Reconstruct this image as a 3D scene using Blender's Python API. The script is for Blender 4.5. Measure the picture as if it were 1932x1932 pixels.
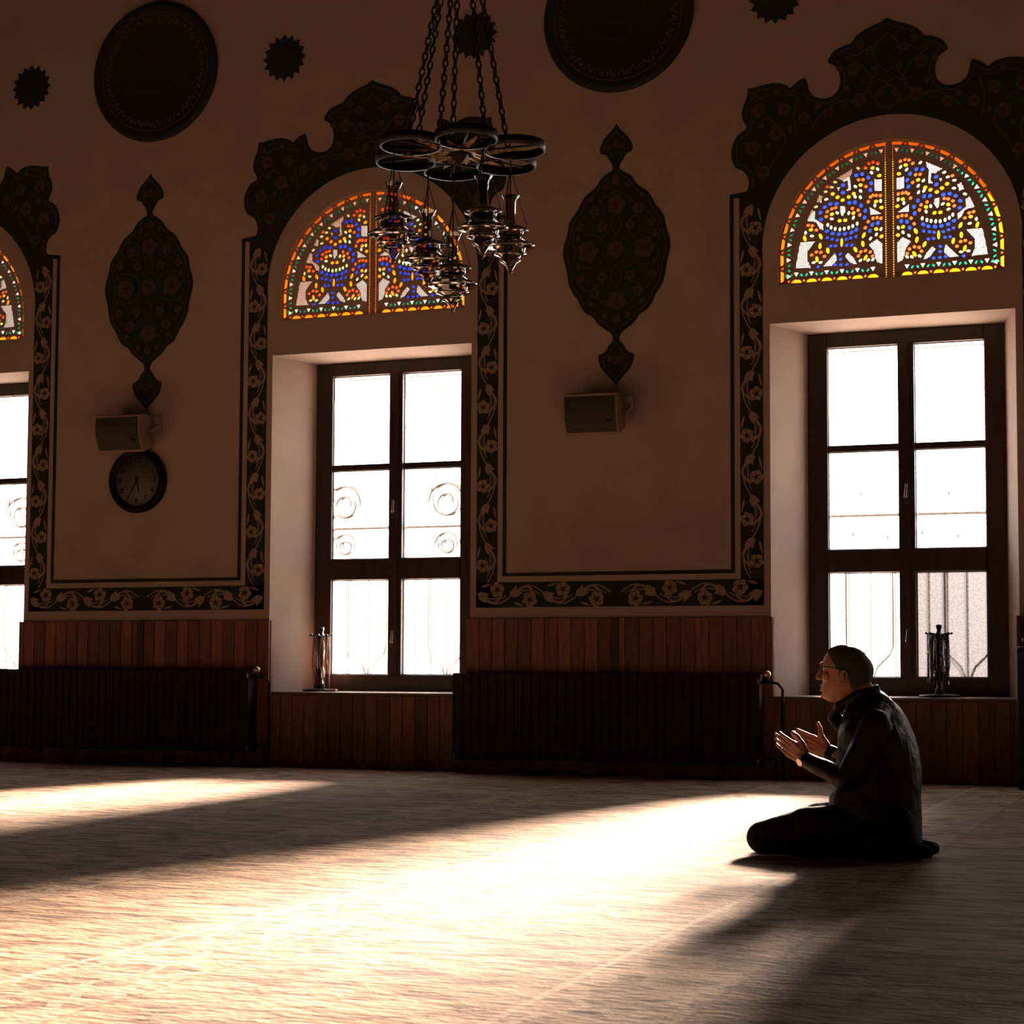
import bpy, bmesh, math, random
from mathutils import Vector, Matrix, noise
from mathutils.geometry import delaunay_2d_cdt
for o in list(bpy.data.objects): bpy.data.objects.remove(o)
S = bpy.context.scene
C = S.collection
random.seed(7)
PI = math.pi
def V(*a): return Vector(a)

# ------------------------------------------------------------ camera, sky, sun, exposure
CAM = V(6.1188, -12.904, .77)
YAW, PIT, ROL = .36437, .06554, .00424
R_ = V(math.cos(YAW), math.sin(YAW), 0)
F_ = V(-math.sin(YAW)*math.cos(PIT), math.cos(YAW)*math.cos(PIT), math.sin(PIT))
U_ = R_.cross(F_)
R2 = R_*math.cos(ROL)+U_*math.sin(ROL); U2 = U_*math.cos(ROL)-R_*math.sin(ROL)
cd = bpy.data.cameras.new('camera'); cam = bpy.data.objects.new('camera', cd); C.objects.link(cam)
cam.matrix_world = Matrix(((R2.x, U2.x, -F_.x, CAM.x), (R2.y, U2.y, -F_.y, CAM.y), (R2.z, U2.z, -F_.z, CAM.z), (0, 0, 0, 1)))
cd.sensor_width = 36; cd.lens = 3460.7/1932*36; cd.shift_y = 69.5/1932; cd.clip_start = .05; cd.clip_end = 200
cd.dof.use_dof = True; cd.dof.focus_distance = 8.2; cd.dof.aperture_fstop = 9
S.camera = cam

SUNDIR = V(-.06, -1, -.265).normalized()
w = bpy.data.worlds.new('sky'); S.world = w; w.use_nodes = True
nt = w.node_tree; nt.nodes.clear()
out = nt.nodes.new('ShaderNodeOutputWorld'); bg = nt.nodes.new('ShaderNodeBackground')
tc = nt.nodes.new('ShaderNodeTexCoord')
dot = nt.nodes.new('ShaderNodeVectorMath'); dot.operation = 'DOT_PRODUCT'; dot.inputs[1].default_value = -SUNDIR
mx = nt.nodes.new('ShaderNodeMath'); mx.operation = 'MAXIMUM'; mx.inputs[1].default_value = 0
pw = nt.nodes.new('ShaderNodeMath'); pw.operation = 'POWER'; pw.inputs[1].default_value = 34
mu = nt.nodes.new('ShaderNodeMath'); mu.operation = 'MULTIPLY_ADD'; mu.inputs[1].default_value = 34.0; mu.inputs[2].default_value = 6.8
nt.links.new(tc.outputs['Generated'], dot.inputs[0]); nt.links.new(dot.outputs['Value'], mx.inputs[0])
nt.links.new(mx.outputs[0], pw.inputs[0]); nt.links.new(pw.outputs[0], mu.inputs[0]); nt.links.new(mu.outputs[0], bg.inputs['Strength'])
bg.inputs['Color'].default_value = (1, .965, .95, 1)
nt.links.new(bg.outputs[0], out.inputs[0])
sd = bpy.data.lights.new('sun', 'SUN'); sun = bpy.data.objects.new('sun', sd); C.objects.link(sun)
sd.energy = 176; sd.angle = math.radians(13.5); sd.color = (1, .79, .62)
sun.rotation_euler = SUNDIR.to_track_quat('-Z', 'Y').to_euler(); sun.location = (4, 8, 6)
S.view_settings.view_transform = 'Standard'; S.view_settings.look = 'None'; S.view_settings.gamma = 1
S.view_settings.use_curve_mapping = False; S.view_settings.exposure = 0
S.cycles.max_bounces = 10; S.cycles.diffuse_bounces = 5; S.cycles.glossy_bounces = 3; S.cycles.transmission_bounces = 8
S.cycles.transparent_max_bounces = 24; S.cycles.caustics_reflective = False; S.cycles.caustics_refractive = False
S.cycles.sample_clamp_indirect = 4

# ------------------------------------------------------------ materials
def mat(name, col, rough=.6, metal=0, spec=.5, col2=None, scale=20, detail=4, bump=0, bscale=None, stretch=(1, 1, 1), thr=(.35, .65)):
    m = bpy.data.materials.new(name); m.use_nodes = True; n = m.node_tree; b = n.nodes['Principled BSDF']
    b.inputs['Base Color'].default_value = (*col, 1); b.inputs['Roughness'].default_value = rough
    b.inputs['Metallic'].default_value = metal; b.inputs['Specular IOR Level'].default_value = spec
    t = n.nodes.new('ShaderNodeTexCoord'); mp = n.nodes.new('ShaderNodeMapping'); mp.inputs['Scale'].default_value = stretch
    n.links.new(t.outputs['Object'], mp.inputs['Vector'])
    c2 = col2 if col2 else tuple(x*.8 for x in col)
    nz = n.nodes.new('ShaderNodeTexNoise'); nz.inputs['Scale'].default_value = scale; nz.inputs['Detail'].default_value = detail
    n.links.new(mp.outputs[0], nz.inputs['Vector'])
    rp = n.nodes.new('ShaderNodeValToRGB'); rp.color_ramp.elements[0].position = thr[0]; rp.color_ramp.elements[1].position = thr[1]
    rp.color_ramp.elements[0].color = (*col, 1); rp.color_ramp.elements[1].color = (*c2, 1)
    n.links.new(nz.outputs['Fac'], rp.inputs['Fac']); n.links.new(rp.outputs['Color'], b.inputs['Base Color'])
    if bump:
        nb = n.nodes.new('ShaderNodeTexNoise'); nb.inputs['Scale'].default_value = bscale or scale*4; nb.inputs['Detail'].default_value = 5
        n.links.new(mp.outputs[0], nb.inputs['Vector'])
        bp = n.nodes.new('ShaderNodeBump'); bp.inputs['Strength'].default_value = bump; bp.inputs['Distance'].default_value = .01
        n.links.new(nb.outputs['Fac'], bp.inputs['Height']); n.links.new(bp.outputs['Normal'], b.inputs['Normal'])
    return m
plaster = mat('plaster', (.44, .335, .285), .9, scale=3, col2=(.40, .305, .26), bump=.12, bscale=60)
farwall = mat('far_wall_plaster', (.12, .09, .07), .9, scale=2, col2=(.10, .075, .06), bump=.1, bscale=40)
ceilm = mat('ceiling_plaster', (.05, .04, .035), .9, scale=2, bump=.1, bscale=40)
bandm = mat('dark_green_paint', (.008, .016, .014), .8, scale=30, col2=(.012, .022, .018))
motifm = mat('cream_paint', (.36, .25, .18), .85, scale=40, col2=(.29, .20, .145))
motifd = mat('dim_cream_paint', (.085, .055, .04), .85, scale=40, col2=(.065, .042, .03))
petalm = mat('rust_paint', (.06, .028, .02), .85, scale=40)
bluem = mat('blue_paint', (.03, .035, .16), .8, scale=30)
framew = mat('dark_window_wood', (.045, .018, .010), .42, scale=4, stretch=(8, 8, 1), col2=(.028, .011, .007), bump=.2, bscale=12)
sillw = mat('sill_wood', (.17, .09, .05), .4, scale=4, stretch=(1, 8, 8), col2=(.11, .055, .03), bump=.15, bscale=14)
radm = mat('radiator_enamel', (.0075, .0065, .006), .55, spec=.3, scale=14, col2=(.014, .012, .011))
valvem = mat('white_plastic', (.5, .44, .36), .4, scale=30)
brassm = mat('brass', (.6, .4, .2), .3, metal=1, scale=40)
handlem = mat('aged_handle_metal', (.10, .065, .04), .35, metal=.6, scale=40)
ironm = mat('painted_wrought_iron', (.55, .5, .48), .7, scale=30)
blackm = mat('black_metal', (.008, .007, .006), .5, spec=.35, metal=0, scale=40)
goldm = mat('gilded_filigree', (.40, .22, .07), .4, metal=.8, scale=60, col2=(.05, .03, .015), bump=.3, bscale=90)
beadm = mat('polished_beads', (.09, .045, .03), .18, scale=60)
beadl = mat('lit_beads', (.30, .16, .09), .2, scale=60)  # lighter copy of the bead colour, window light on the lit stand painted in
speakm = mat('speaker_case', (.34, .24, .17), .6, scale=20)
grillem = mat('speaker_grille', (.050, .042, .036), .7, scale=120, bump=.3, bscale=300)
clockd = mat('clock_dial', (.13, .125, .105), .5, scale=10)
clockb = mat('clock_black', (.005, .005, .0055), .5, spec=.2, scale=10)
skinm = mat('skin', (.29, .125, .072), .5, scale=25, col2=(.24, .10, .056), bump=.15, bscale=120)
hairm = mat('cropped_hair', (.018, .014, .012), .6, scale=200, col2=(.035, .028, .022), bump=.6, bscale=500)
jackm = mat('jacket_cloth', (.0045, .0045, .005), .48, spec=.16, scale=18, col2=(.003, .003, .0035), bump=.5, bscale=22)
trousm = mat('trouser_cloth', (.005, .005, .006), .85, spec=.15, scale=60, bump=.3, bscale=60)
sockm = mat('sock_cloth', (.006, .006, .006), .9, spec=.1, scale=90)
watchm = mat('watch_metal', (.55, .48, .38), .28, metal=1, scale=60)
eyew = mat('eye_white', (.6, .55, .5), .2, scale=30)
pinkm = mat('pink_card', (.42, .2, .15), .6, scale=30)
cabm = mat('dark_cabinet_wood', (.010, .007, .006), .6, scale=6, stretch=(8, 8, 1))
groundm = mat('pale_paving', (.45, .42, .38), .9, scale=2)

def carpet():
    m = bpy.data.materials.new('carpet'); m.use_nodes = True; n = m.node_tree; b = n.nodes['Principled BSDF']
    b.inputs['Roughness'].default_value = .9; b.inputs['Specular IOR Level'].default_value = .1
    b.inputs['Sheen Weight'].default_value = 0; b.inputs['Sheen Roughness'].default_value = .5
    t = n.nodes.new('ShaderNodeTexCoord')
    def nz(s, d=5, st=(1, 1, 1), dist=0):
        mp = n.nodes.new('ShaderNodeMapping'); mp.inputs['Scale'].default_value = st; n.links.new(t.outputs['Object'], mp.inputs['Vector'])
        a = n.nodes.new('ShaderNodeTexNoise'); a.inputs['Scale'].default_value = s; a.inputs['Detail'].default_value = d; a.inputs['Distortion'].default_value = dist
        n.links.new(mp.outputs[0], a.inputs['Vector']); return a.outputs['Fac']
    def ramp(f, a, c1, bb, c2):
        r = n.nodes.new('ShaderNodeValToRGB'); e = r.color_ramp.elements
        e[0].position = a; e[0].color = (*c1, 1); e[1].position = bb; e[1].color = (*c2, 1); n.links.new(f, r.inputs['Fac']); return r.outputs['Color']
    def mixc(f, a, c, mode='MIX'):
        x = n.nodes.new('ShaderNodeMix'); x.data_type = 'RGBA'; x.blend_type = mode
        if isinstance(f, float): x.inputs[0].default_value = f
        else: n.links.new(f, x.inputs[0])
        for i, v in ((6, a), (7, c)):
            if isinstance(v, tuple): x.inputs[i].default_value = (*v, 1)
            else: n.links.new(v, x.inputs[i])
        return x.outputs[2]
    def mth(op, a, bb=None):
        x = n.nodes.new('ShaderNodeMath'); x.operation = op
        for i, v in enumerate((a, bb)):
            if v is None: continue
            if isinstance(v, (int, float)): x.inputs[i].default_value = v
            else: n.links.new(v, x.inputs[i])
        return x.outputs[0]
    big = ramp(nz(1.1, 6, (.7, 2.2, 1)), .38, (.25, .155, .10), .62, (.40, .26, .17))
    fine = ramp(nz(9, 8, (.55, 2.0, 1), .6), .38, (.36, .30, .27), .58, (1.12, 1.12, 1.12))
    col = mixc(1.0, big, fine, 'MULTIPLY')
    sx = n.nodes.new('ShaderNodeSeparateXYZ'); n.links.new(t.outputs['Object'], sx.inputs[0])
    # one row of prayer mats every 1.29 m: a thin seam and a patterned border beside it
    u = mth('FRACT', mth('DIVIDE', mth('ADD', sx.outputs[0], 50*1.29-3.72), 1.29))
    seam = mth('LESS_THAN', u, .014)
    bord = mth('GREATER_THAN', u, .70)
    vz = n.nodes.new('ShaderNodeTexVoronoi'); vz.inputs['Scale'].default_value = 7; vz.feature = 'DISTANCE_TO_EDGE'
    n.links.new(t.outputs['Object'], vz.inputs['Vector'])
    ed = mth('LESS_THAN', vz.outputs['Distance'], .09)
    col = mixc(mth('MULTIPLY', mth('MULTIPLY', bord, ed), .45), col, (.42, .31, .22))
    l2 = mth('MULTIPLY', mth('GREATER_THAN', u, .69), mth('LESS_THAN', u, .71))
    col = mixc(mth('MULTIPLY', l2, .5), col, (.44, .33, .24))
    col = mixc(mth('MULTIPLY', seam, .5), col, (.17, .10, .06))
    n.links.new(col, b.inputs['Base Color'])
    bp = n.nodes.new('ShaderNodeBump'); bp.inputs['Strength'].default_value = .55; bp.inputs['Distance'].default_value = .02
    n.links.new(nz(28, 8, (.8, 1.5, 1)), bp.inputs['Height']); n.links.new(bp.outputs['Normal'], b.inputs['Normal'])
    return m
def planks():
    m = bpy.data.materials.new('wainscot_planks'); m.use_nodes = True; n = m.node_tree; b = n.nodes['Principled BSDF']
    t = n.nodes.new('ShaderNodeTexCoord'); sx = n.nodes.new('ShaderNodeSeparateXYZ'); n.links.new(t.outputs['Object'], sx.inputs[0])
    d = n.nodes.new('ShaderNodeMath'); d.operation = 'DIVIDE'; d.inputs[1].default_value = .105; n.links.new(sx.outputs[0], d.inputs[0])
    f = n.nodes.new('ShaderNodeMath'); f.operation = 'FLOOR'; n.links.new(d.outputs[0], f.inputs[0])
    wn = n.nodes.new('ShaderNodeTexWhiteNoise'); wn.noise_dimensions = '1D'; n.links.new(f.outputs[0], wn.inputs['W'])
    r = n.nodes.new('ShaderNodeValToRGB'); r.color_ramp.elements[0].color = (.17, .058, .034, 1); r.color_ramp.elements[1].color = (.36, .14, .072, 1)
    n.links.new(wn.outputs['Value'], r.inputs['Fac'])
    nz = n.nodes.new('ShaderNodeTexNoise'); nz.inputs['Scale'].default_value = 5; nz.inputs['Detail'].default_value = 6
    mp = n.nodes.new('ShaderNodeMapping'); mp.inputs['Scale'].default_value = (14, 1, 1); n.links.new(t.outputs['Object'], mp.inputs['Vector']); n.links.new(mp.outputs[0], nz.inputs['Vector'])
    r2 = n.nodes.new('ShaderNodeValToRGB'); r2.color_ramp.elements[0].color = (.6, .6, .6, 1); r2.color_ramp.elements[0].position = .35; r2.color_ramp.elements[1].position = .6
    n.links.new(nz.outputs['Fac'], r2.inputs['Fac'])
    x = n.nodes.new('ShaderNodeMix'); x.data_type = 'RGBA'; x.blend_type = 'MULTIPLY'; x.inputs[0].default_value = 1
    n.links.new(r.outputs[0], x.inputs[6]); n.links.new(r2.outputs[0], x.inputs[7]); n.links.new(x.outputs[2], b.inputs['Base Color'])
    b.inputs['Roughness'].default_value = .55
    return m
def glassmat(name, col, trans=.85, grid=False, rough_bump=False, tcol=None):
    """window glass: mostly see-through, partly scattering; each pane has two faces, so colours are per face"""
    m = bpy.data.materials.new(name); m.use_nodes = True; n = m.node_tree; n.nodes.clear()
    o = n.nodes.new('ShaderNodeOutputMaterial'); tr = n.nodes.new('ShaderNodeBsdfTransparent'); tl = n.nodes.new('ShaderNodeBsdfTranslucent')
    tr.inputs[0].default_value = (*col, 1); tl.inputs[0].default_value = (*(tcol or col), 1)
    mixs = n.nodes.new('ShaderNodeMixShader'); mixs.inputs[0].default_value = 1-trans
    n.links.new(tr.outputs[0], mixs.inputs[1]); n.links.new(tl.outputs[0], mixs.inputs[2])
    t = n.nodes.new('ShaderNodeTexCoord')
    last = mixs.outputs[0]
    if rough_bump:
        nz = n.nodes.new('ShaderNodeTexNoise'); nz.inputs['Scale'].default_value = 90; nz.inputs['Detail'].default_value = 3
        n.links.new(t.outputs['Object'], nz.inputs['Vector'])
        r = n.nodes.new('ShaderNodeMapRange'); r.inputs[1].default_value = .35; r.inputs[2].default_value = .65; r.inputs[3].default_value = (1-trans)*.5; r.inputs[4].default_value = (1-trans)*1.8
        n.links.new(nz.outputs['Fac'], r.inputs[0]); n.links.new(r.outputs[0], mixs.inputs[0])
    gl = n.nodes.new('ShaderNodeBsdfGlossy'); gl.inputs['Roughness'].default_value = .15
    if grid:
        # tiny leaded beads of clear glass: dots on a fine grid, dark came between them
        sx = n.nodes.new('ShaderNodeSeparateXYZ'); n.links.new(t.outputs['Object'], sx.inputs[0])
        outs = []
        for i in (0, 2):
            a = n.nodes.new('ShaderNodeMath'); a.operation = 'MULTIPLY'; a.inputs[1].default_value = PI/.0105; n.links.new(sx.outputs[i], a.inputs[0])
            s = n.nodes.new('ShaderNodeMath'); s.operation = 'SINE'; n.links.new(a.outputs[0], s.inputs[0])
            q = n.nodes.new('ShaderNodeMath'); q.operation = 'ABSOLUTE'; n.links.new(s.outputs[0], q.inputs[0]); outs.append(q)
        p = n.nodes.new('ShaderNodeMath'); p.operation = 'MULTIPLY'; n.links.new(outs[0].outputs[0], p.inputs[0]); n.links.new(outs[1].outputs[0], p.inputs[1])
        l = n.nodes.new('ShaderNodeMath'); l.operation = 'LESS_THAN'; l.inputs[1].default_value = .42; n.links.new(p.outputs[0], l.inputs[0])
        df = n.nodes.new('ShaderNodeBsdfDiffuse'); df.inputs[0].default_value = (.2, .15, .12, 1)
        m2 = n.nodes.new('ShaderNodeMixShader'); n.links.new(l.outputs[0], m2.inputs[0]); n.links.new(last, m2.inputs[1]); n.links.new(df.outputs[0], m2.inputs[2]); last = m2.outputs[0]
    n.links.new(last, o.inputs[0])
    return m
carpetm = carpet(); plankm = planks()
sq = lambda c: tuple(math.sqrt(x) for x in c)
paneclear = glassmat('window_pane_glass', (.98, .98, .98), .992, tcol=(1, .97, .95))
panefrost = glassmat('textured_pane_glass', (.19, .18, .182), .985, rough_bump=True, tcol=(.9, .87, .85))
GL = {'O': glassmat('amber_glass', sq((.26, .060, .001)), .97), 'R': glassmat('red_glass', sq((.16, .018, .003)), .97), 'B': glassmat('blue_glass', sq((.003, .009, .20)), .97),
      'C': glassmat('pale_green_glass', sq((.12, .15, .065)), .97), 'G': glassmat('green_glass', sq((.001, .055, .026)), .97), 'W': glassmat('milky_glass', sq((.20, .17, .145)), .97),
      'M': glassmat('clear_bead_glass', sq((.21, .18, .155)), .97, grid=True)}
def clearglass():
    m = bpy.data.materials.new('lamp_glass'); m.use_nodes = True; n = m.node_tree; n.nodes.clear()
    o = n.nodes.new('ShaderNodeOutputMaterial'); t = n.nodes.new('ShaderNodeBsdfTransparent'); g = n.nodes.new('ShaderNodeBsdfGlossy'); x = n.nodes.new('ShaderNodeMixShader'); f = n.nodes.new('ShaderNodeFresnel')
    t.inputs[0].default_value = (.72, .67, .62, 1); g.inputs['Roughness'].default_value = .06; f.inputs['IOR'].default_value = 1.25
    n.links.new(f.outputs[0], x.inputs[0]); n.links.new(t.outputs[0], x.inputs[1]); n.links.new(g.outputs[0], x.inputs[2]); n.links.new(x.outputs[0], o.inputs[0])
    return m
lampglass = clearglass()

# ------------------------------------------------------------ mesh helpers
class MB:
    def __init__(s): s.v = []; s.f = []; s.m = []; s.sm = []
    def add(s, vs, fs, mi=0, smooth=False):
        o = len(s.v); s.v += [Vector(p) for p in vs]; s.f += [tuple(i+o for i in f) for f in fs]; s.m += [mi]*len(fs); s.sm += [smooth]*len(fs); return s
    def box(s, x0, x1, y0, y1, z0, z1, mi=0):
        return s.add([(x0, y0, z0), (x1, y0, z0), (x1, y1, z0), (x0, y1, z0), (x0, y0, z1), (x1, y0, z1), (x1, y1, z1), (x0, y1, z1)],
                     [(3, 2, 1, 0), (4, 5, 6, 7), (0, 1, 5, 4), (1, 2, 6, 5), (2, 3, 7, 6), (3, 0, 4, 7)], mi)
    def prism(s, pts, y0, y1, mi=0):
        """closed outline in the x-z plane, from y0 (room side) back to y1"""
        a = sum(pts[i][0]*pts[(i+1) % len(pts)][1]-pts[(i+1) % len(pts)][0]*pts[i][1] for i in range(len(pts)))
        if a < 0: pts = pts[::-1]
        n = len(pts)
        return s.add([(x, y0, z) for x, z in pts]+[(x, y1, z) for x, z in pts],
                     [tuple(range(n)), tuple(range(2*n-1, n-1, -1))]+[(i+n, (i+1) % n+n, (i+1) % n, i) for i in range(n)], mi)
    def tube(s, pts, r, n=8, mi=0, closed=False, cap=True):
        pts = [Vector(p) for p in pts]; k = len(pts); vs = []; rr = r if isinstance(r, (list, tuple)) else [r]*k
        up = None
        for i, p in enumerate(pts):
            a = pts[(i+1) % k] if (closed or i < k-1) else p; b = pts[i-1] if (closed or i > 0) else p
            t = (a-b).normalized() if (a-b).length > 1e-9 else V(0, 0, 1)
            if up is None: up = t.orthogonal().normalized()
            up = (up-t*up.dot(t)); up = up.normalized() if up.length > 1e-6 else t.orthogonal().normalized()
            q = t.cross(up)
            for j in range(n): vs.append(p+(up*math.cos(2*PI*j/n)+q*math.sin(2*PI*j/n))*rr[i])
        fs = []
        for i in range(k if closed else k-1):
            for j in range(n): fs.append((i*n+j, i*n+(j+1) % n, ((i+1) % k)*n+(j+1) % n, ((i+1) % k)*n+j))
        s.add(vs, fs, mi, True)
        if cap and not closed:
            s.f += [tuple(range(len(s.v)-k*n+n-1, len(s.v)-k*n-1, -1)), tuple(range(len(s.v)-n, len(s.v)))]; s.m += [mi]*2; s.sm += [False]*2
        return s
    def lathe(s, prof, c, n=32, mi=0, axis='z', cap=True):
        vs = []; c = Vector(c)
        for r, h in prof:
            for j in range(n):
                a = 2*PI*j/n
                d = V(r*math.cos(a), r*math.sin(a), h) if axis == 'z' else V(r*math.cos(a), h, r*math.sin(a))
                vs.append(c+d)
        k = len(prof); fs = []
        for i in range(k-1):
            for j in range(n):
                q = (i*n+j, i*n+(j+1) % n, (i+1)*n+(j+1) % n, (i+1)*n+j); fs.append(q if axis == 'z' else q[::-1])
        s.add(vs, fs, mi, True)
        if not cap: return s
        if prof[0][0] > 1e-5: s.add([vs[j] for j in range(n)], [tuple(range(n))[::-1]], mi)
        if prof[-1][0] > 1e-5: s.add([vs[(k-1)*n+j] for j in range(n)], [tuple(range(n))], mi)
        return s
    def ball(s, c, r, n=10, mi=0):
        c = Vector(c); r3 = r if isinstance(r, (tuple, list)) else (r, r, r); m = n//2; vs = [c+V(0, 0, r3[2])]
        for i in range(1, m):
            a = PI*i/m
            for j in range(n): b = 2*PI*j/n; vs.append(c+V(r3[0]*math.sin(a)*math.cos(b), r3[1]*math.sin(a)*math.sin(b), r3[2]*math.cos(a)))
        vs.append(c-V(0, 0, r3[2])); fs = [(0, 1+j, 1+(j+1) % n) for j in range(n)]
        for i in range(m-2):
            for j in range(n): fs.append((1+i*n+j, 1+(i+1)*n+j, 1+(i+1)*n+(j+1) % n, 1+i*n+(j+1) % n))
        L = len(vs)-1; fs += [(L, L-n+(j+1) % n, L-n+j) for j in range(n)]
        return s.add(vs, fs, mi, True)
    def cone(s, a, b, ra, rb, n=16, mi=0):
        """rounded capsule with two radii"""
        a = Vector(a); b = Vector(b); t = b-a; L = t.length; t = t/L if L > 1e-6 else V(0, 0, 1)
        pts = []; rr = []
        for i in range(5):
            q = PI/2*(i/5); pts.append(a-t*ra*math.cos(q)); rr.append(max(ra*math.sin(q), 1e-4))
        for i in range(6):
            q = PI/2*(i/5); pts.append(b+t*rb*math.sin(q)); rr.append(max(rb*math.cos(q), 1e-4))
        return s.tube(pts, rr, n, mi)
    def build(s, name, mats, parent=None, origin=(0, 0, 0)):
        me = bpy.data.meshes.new(name); og = Vector(origin)
        me.from_pydata([tuple(p-og) for p in s.v], [], s.f)
        for m in (mats if isinstance(mats, (list, tuple)) else [mats]): me.materials.append(m)
        me.polygons.foreach_set('material_index', s.m); me.polygons.foreach_set('use_smooth', s.sm); me.update()
        o = bpy.data.objects.new(name, me); C.objects.link(o)
        if parent: o.parent = parent
        else: o.location = og
        return o
def tag(o, label, cat, group=None, kind=None):
    o['label'] = label; o['category'] = cat
    if group: o['group'] = group
    if kind: o['kind'] = kind
    return o
def empty(name, loc, label, cat, group=None, kind=None):
    o = bpy.data.objects.new(name, None); C.objects.link(o); o.location = loc; o.empty_display_size = .1
    return tag(o, label, cat, group, kind)
def copy_tree(o, parent=None):
    c = o.copy(); C.objects.link(c); c.parent = parent
    for ch in [x for x in o.children]: copy_tree(ch, c)
    return c
def ell(cx, cz, rx, rz, n=8, rot=0):
    r = []
    for i in range(n):
        a = 2*PI*i/n; x = rx*math.cos(a); z = rz*math.sin(a)
        r.append((cx+x*math.cos(rot)-z*math.sin(rot), cz+x*math.sin(rot)+z*math.cos(rot)))
    return r
def ribbon(pts, wd):
    n = len(pts); L = []; Rr = []
    for i, p in enumerate(pts):
        a = pts[min(i+1, n-1)]; b = pts[max(i-1, 0)]; dx, dz = a[0]-b[0], a[1]-b[1]; l = math.hypot(dx, dz) or 1
        ww = (wd[i] if isinstance(wd, (list, tuple)) else wd)/2
        L.append((p[0]-dz/l*ww, p[1]+dx/l*ww)); Rr.append((p[0]+dz/l*ww, p[1]-dx/l*ww))
    return L, Rr
def add_ribbon(mb, pts, wd, y, mi=0):
    L, Rr = ribbon(pts, wd); n = len(pts)
    for lo, hi in ((y, y+.0012),):
        mb.add([(x, lo, z) for x, z in L]+[(x, lo, z) for x, z in Rr], [(i, i+n, i+n+1, i+1) for i in range(n-1)], mi)
    return mb

# ------------------------------------------------------------ room
P = 4.039
WX = [-P, 0, P, 2*P]
ROOMX0, ROOMX1, ROOMY, CEIL = -9.5, 12.5, -17.0, 8.2
def struct(o, label, cat): return tag(o, label, cat, kind='structure')
fl = MB(); fl.box(ROOMX0-.3, ROOMX1+.3, ROOMY-.3, .02, -.1, 0); struct(fl.build('floor', carpetm), 'tan patterned carpet covering the whole hall floor', 'floor')
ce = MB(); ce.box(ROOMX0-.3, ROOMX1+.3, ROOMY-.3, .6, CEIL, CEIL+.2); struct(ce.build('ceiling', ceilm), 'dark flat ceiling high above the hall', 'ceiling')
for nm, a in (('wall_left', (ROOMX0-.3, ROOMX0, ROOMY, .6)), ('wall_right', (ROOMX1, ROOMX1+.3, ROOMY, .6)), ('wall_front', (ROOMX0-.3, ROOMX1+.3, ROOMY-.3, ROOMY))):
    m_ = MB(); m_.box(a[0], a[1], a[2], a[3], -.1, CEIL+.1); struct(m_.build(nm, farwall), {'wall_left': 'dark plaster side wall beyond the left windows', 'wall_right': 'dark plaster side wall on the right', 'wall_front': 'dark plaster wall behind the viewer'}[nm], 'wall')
# window wall with splayed niches and arched openings
HS, HL, HW = .586, 3.265, 1.149          # sill, lintel, wainscot top
FX0, FX1, FZ0, FZ1, FY = -.671, .745, .59, 3.245, .41
AB, AC, AR = 3.548, 3.740, .795
def archpts(cx, n=40, r=AR, base=AB, cz=AC):
    return [(cx-r, base)]+[(cx+r*math.cos(PI-PI*i/n), cz+r*math.sin(PI-PI*i/n)) for i in range(n+1)]+[(cx+r, base)]
def cdt(polys):
    vs = []; fs = []
    for p in polys:
        if sum(p[i][0]*p[(i+1) % len(p)][1]-p[(i+1) % len(p)][0]*p[i][1] for i in range(len(p))) < 0: p = p[::-1]
        fs.append(list(range(len(vs), len(vs)+len(p)))); vs += [Vector(q) for q in p]
    r = delaunay_2d_cdt(vs, [], fs, 1, 1e-5, True)
    return r[0], r[2], r[5]
def holed(mb, outer, holes, y, flip, mi=0):
    vs, fs, of = cdt([outer]+holes)
    f2 = [tuple(f) for f, o in zip(fs, of) if o and max(o) == 0]
    mb.add([(v.x, y, v.y) for v in vs], [f if not flip else f[::-1] for f in f2], mi)
wl_ = MB()
outer = [(ROOMX0-.3, -.1), (ROOMX1+.3, -.1), (ROOMX1+.3, CEIL+.1), (ROOMX0-.3, CEIL+.1)]
fh = []; bh = []
for cx in WX:
    fh += [[(cx-.859, HS), (cx+.859, HS), (cx+.859, HL), (cx-.859, HL)], archpts(cx)]
    bh += [[(cx+FX0, FZ0), (cx+FX1, FZ0), (cx+FX1, FZ1), (cx+FX0, FZ1)], archpts(cx)]
holed(wl_, outer, fh, 0, False); holed(wl_, outer, bh, .55, True)
for a, b in zip(fh, bh):
    n = len(a); ym = FY if n == 4 else .25
    wl_.add([(x, 0, z) for x, z in a]+[(x, ym, z) for x, z in b]+[(x, .55, z) for x, z in b],
            [(i, (i+1) % n, n+(i+1) % n, n+i) for i in range(n)]+[(n+i, n+(i+1) % n, 2*n+(i+1) % n, 2*n+i) for i in range(n)])
wall = wl_.build('wall_back', plaster); struct(wall, 'cream plaster wall holding the tall windows and arched stained glass', 'wall')
gd = MB(); gd.box(-30, 35, .6, 40, -.6, -.5); struct(gd.build('ground', groundm), 'pale paved yard outside the windows', 'ground')

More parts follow.
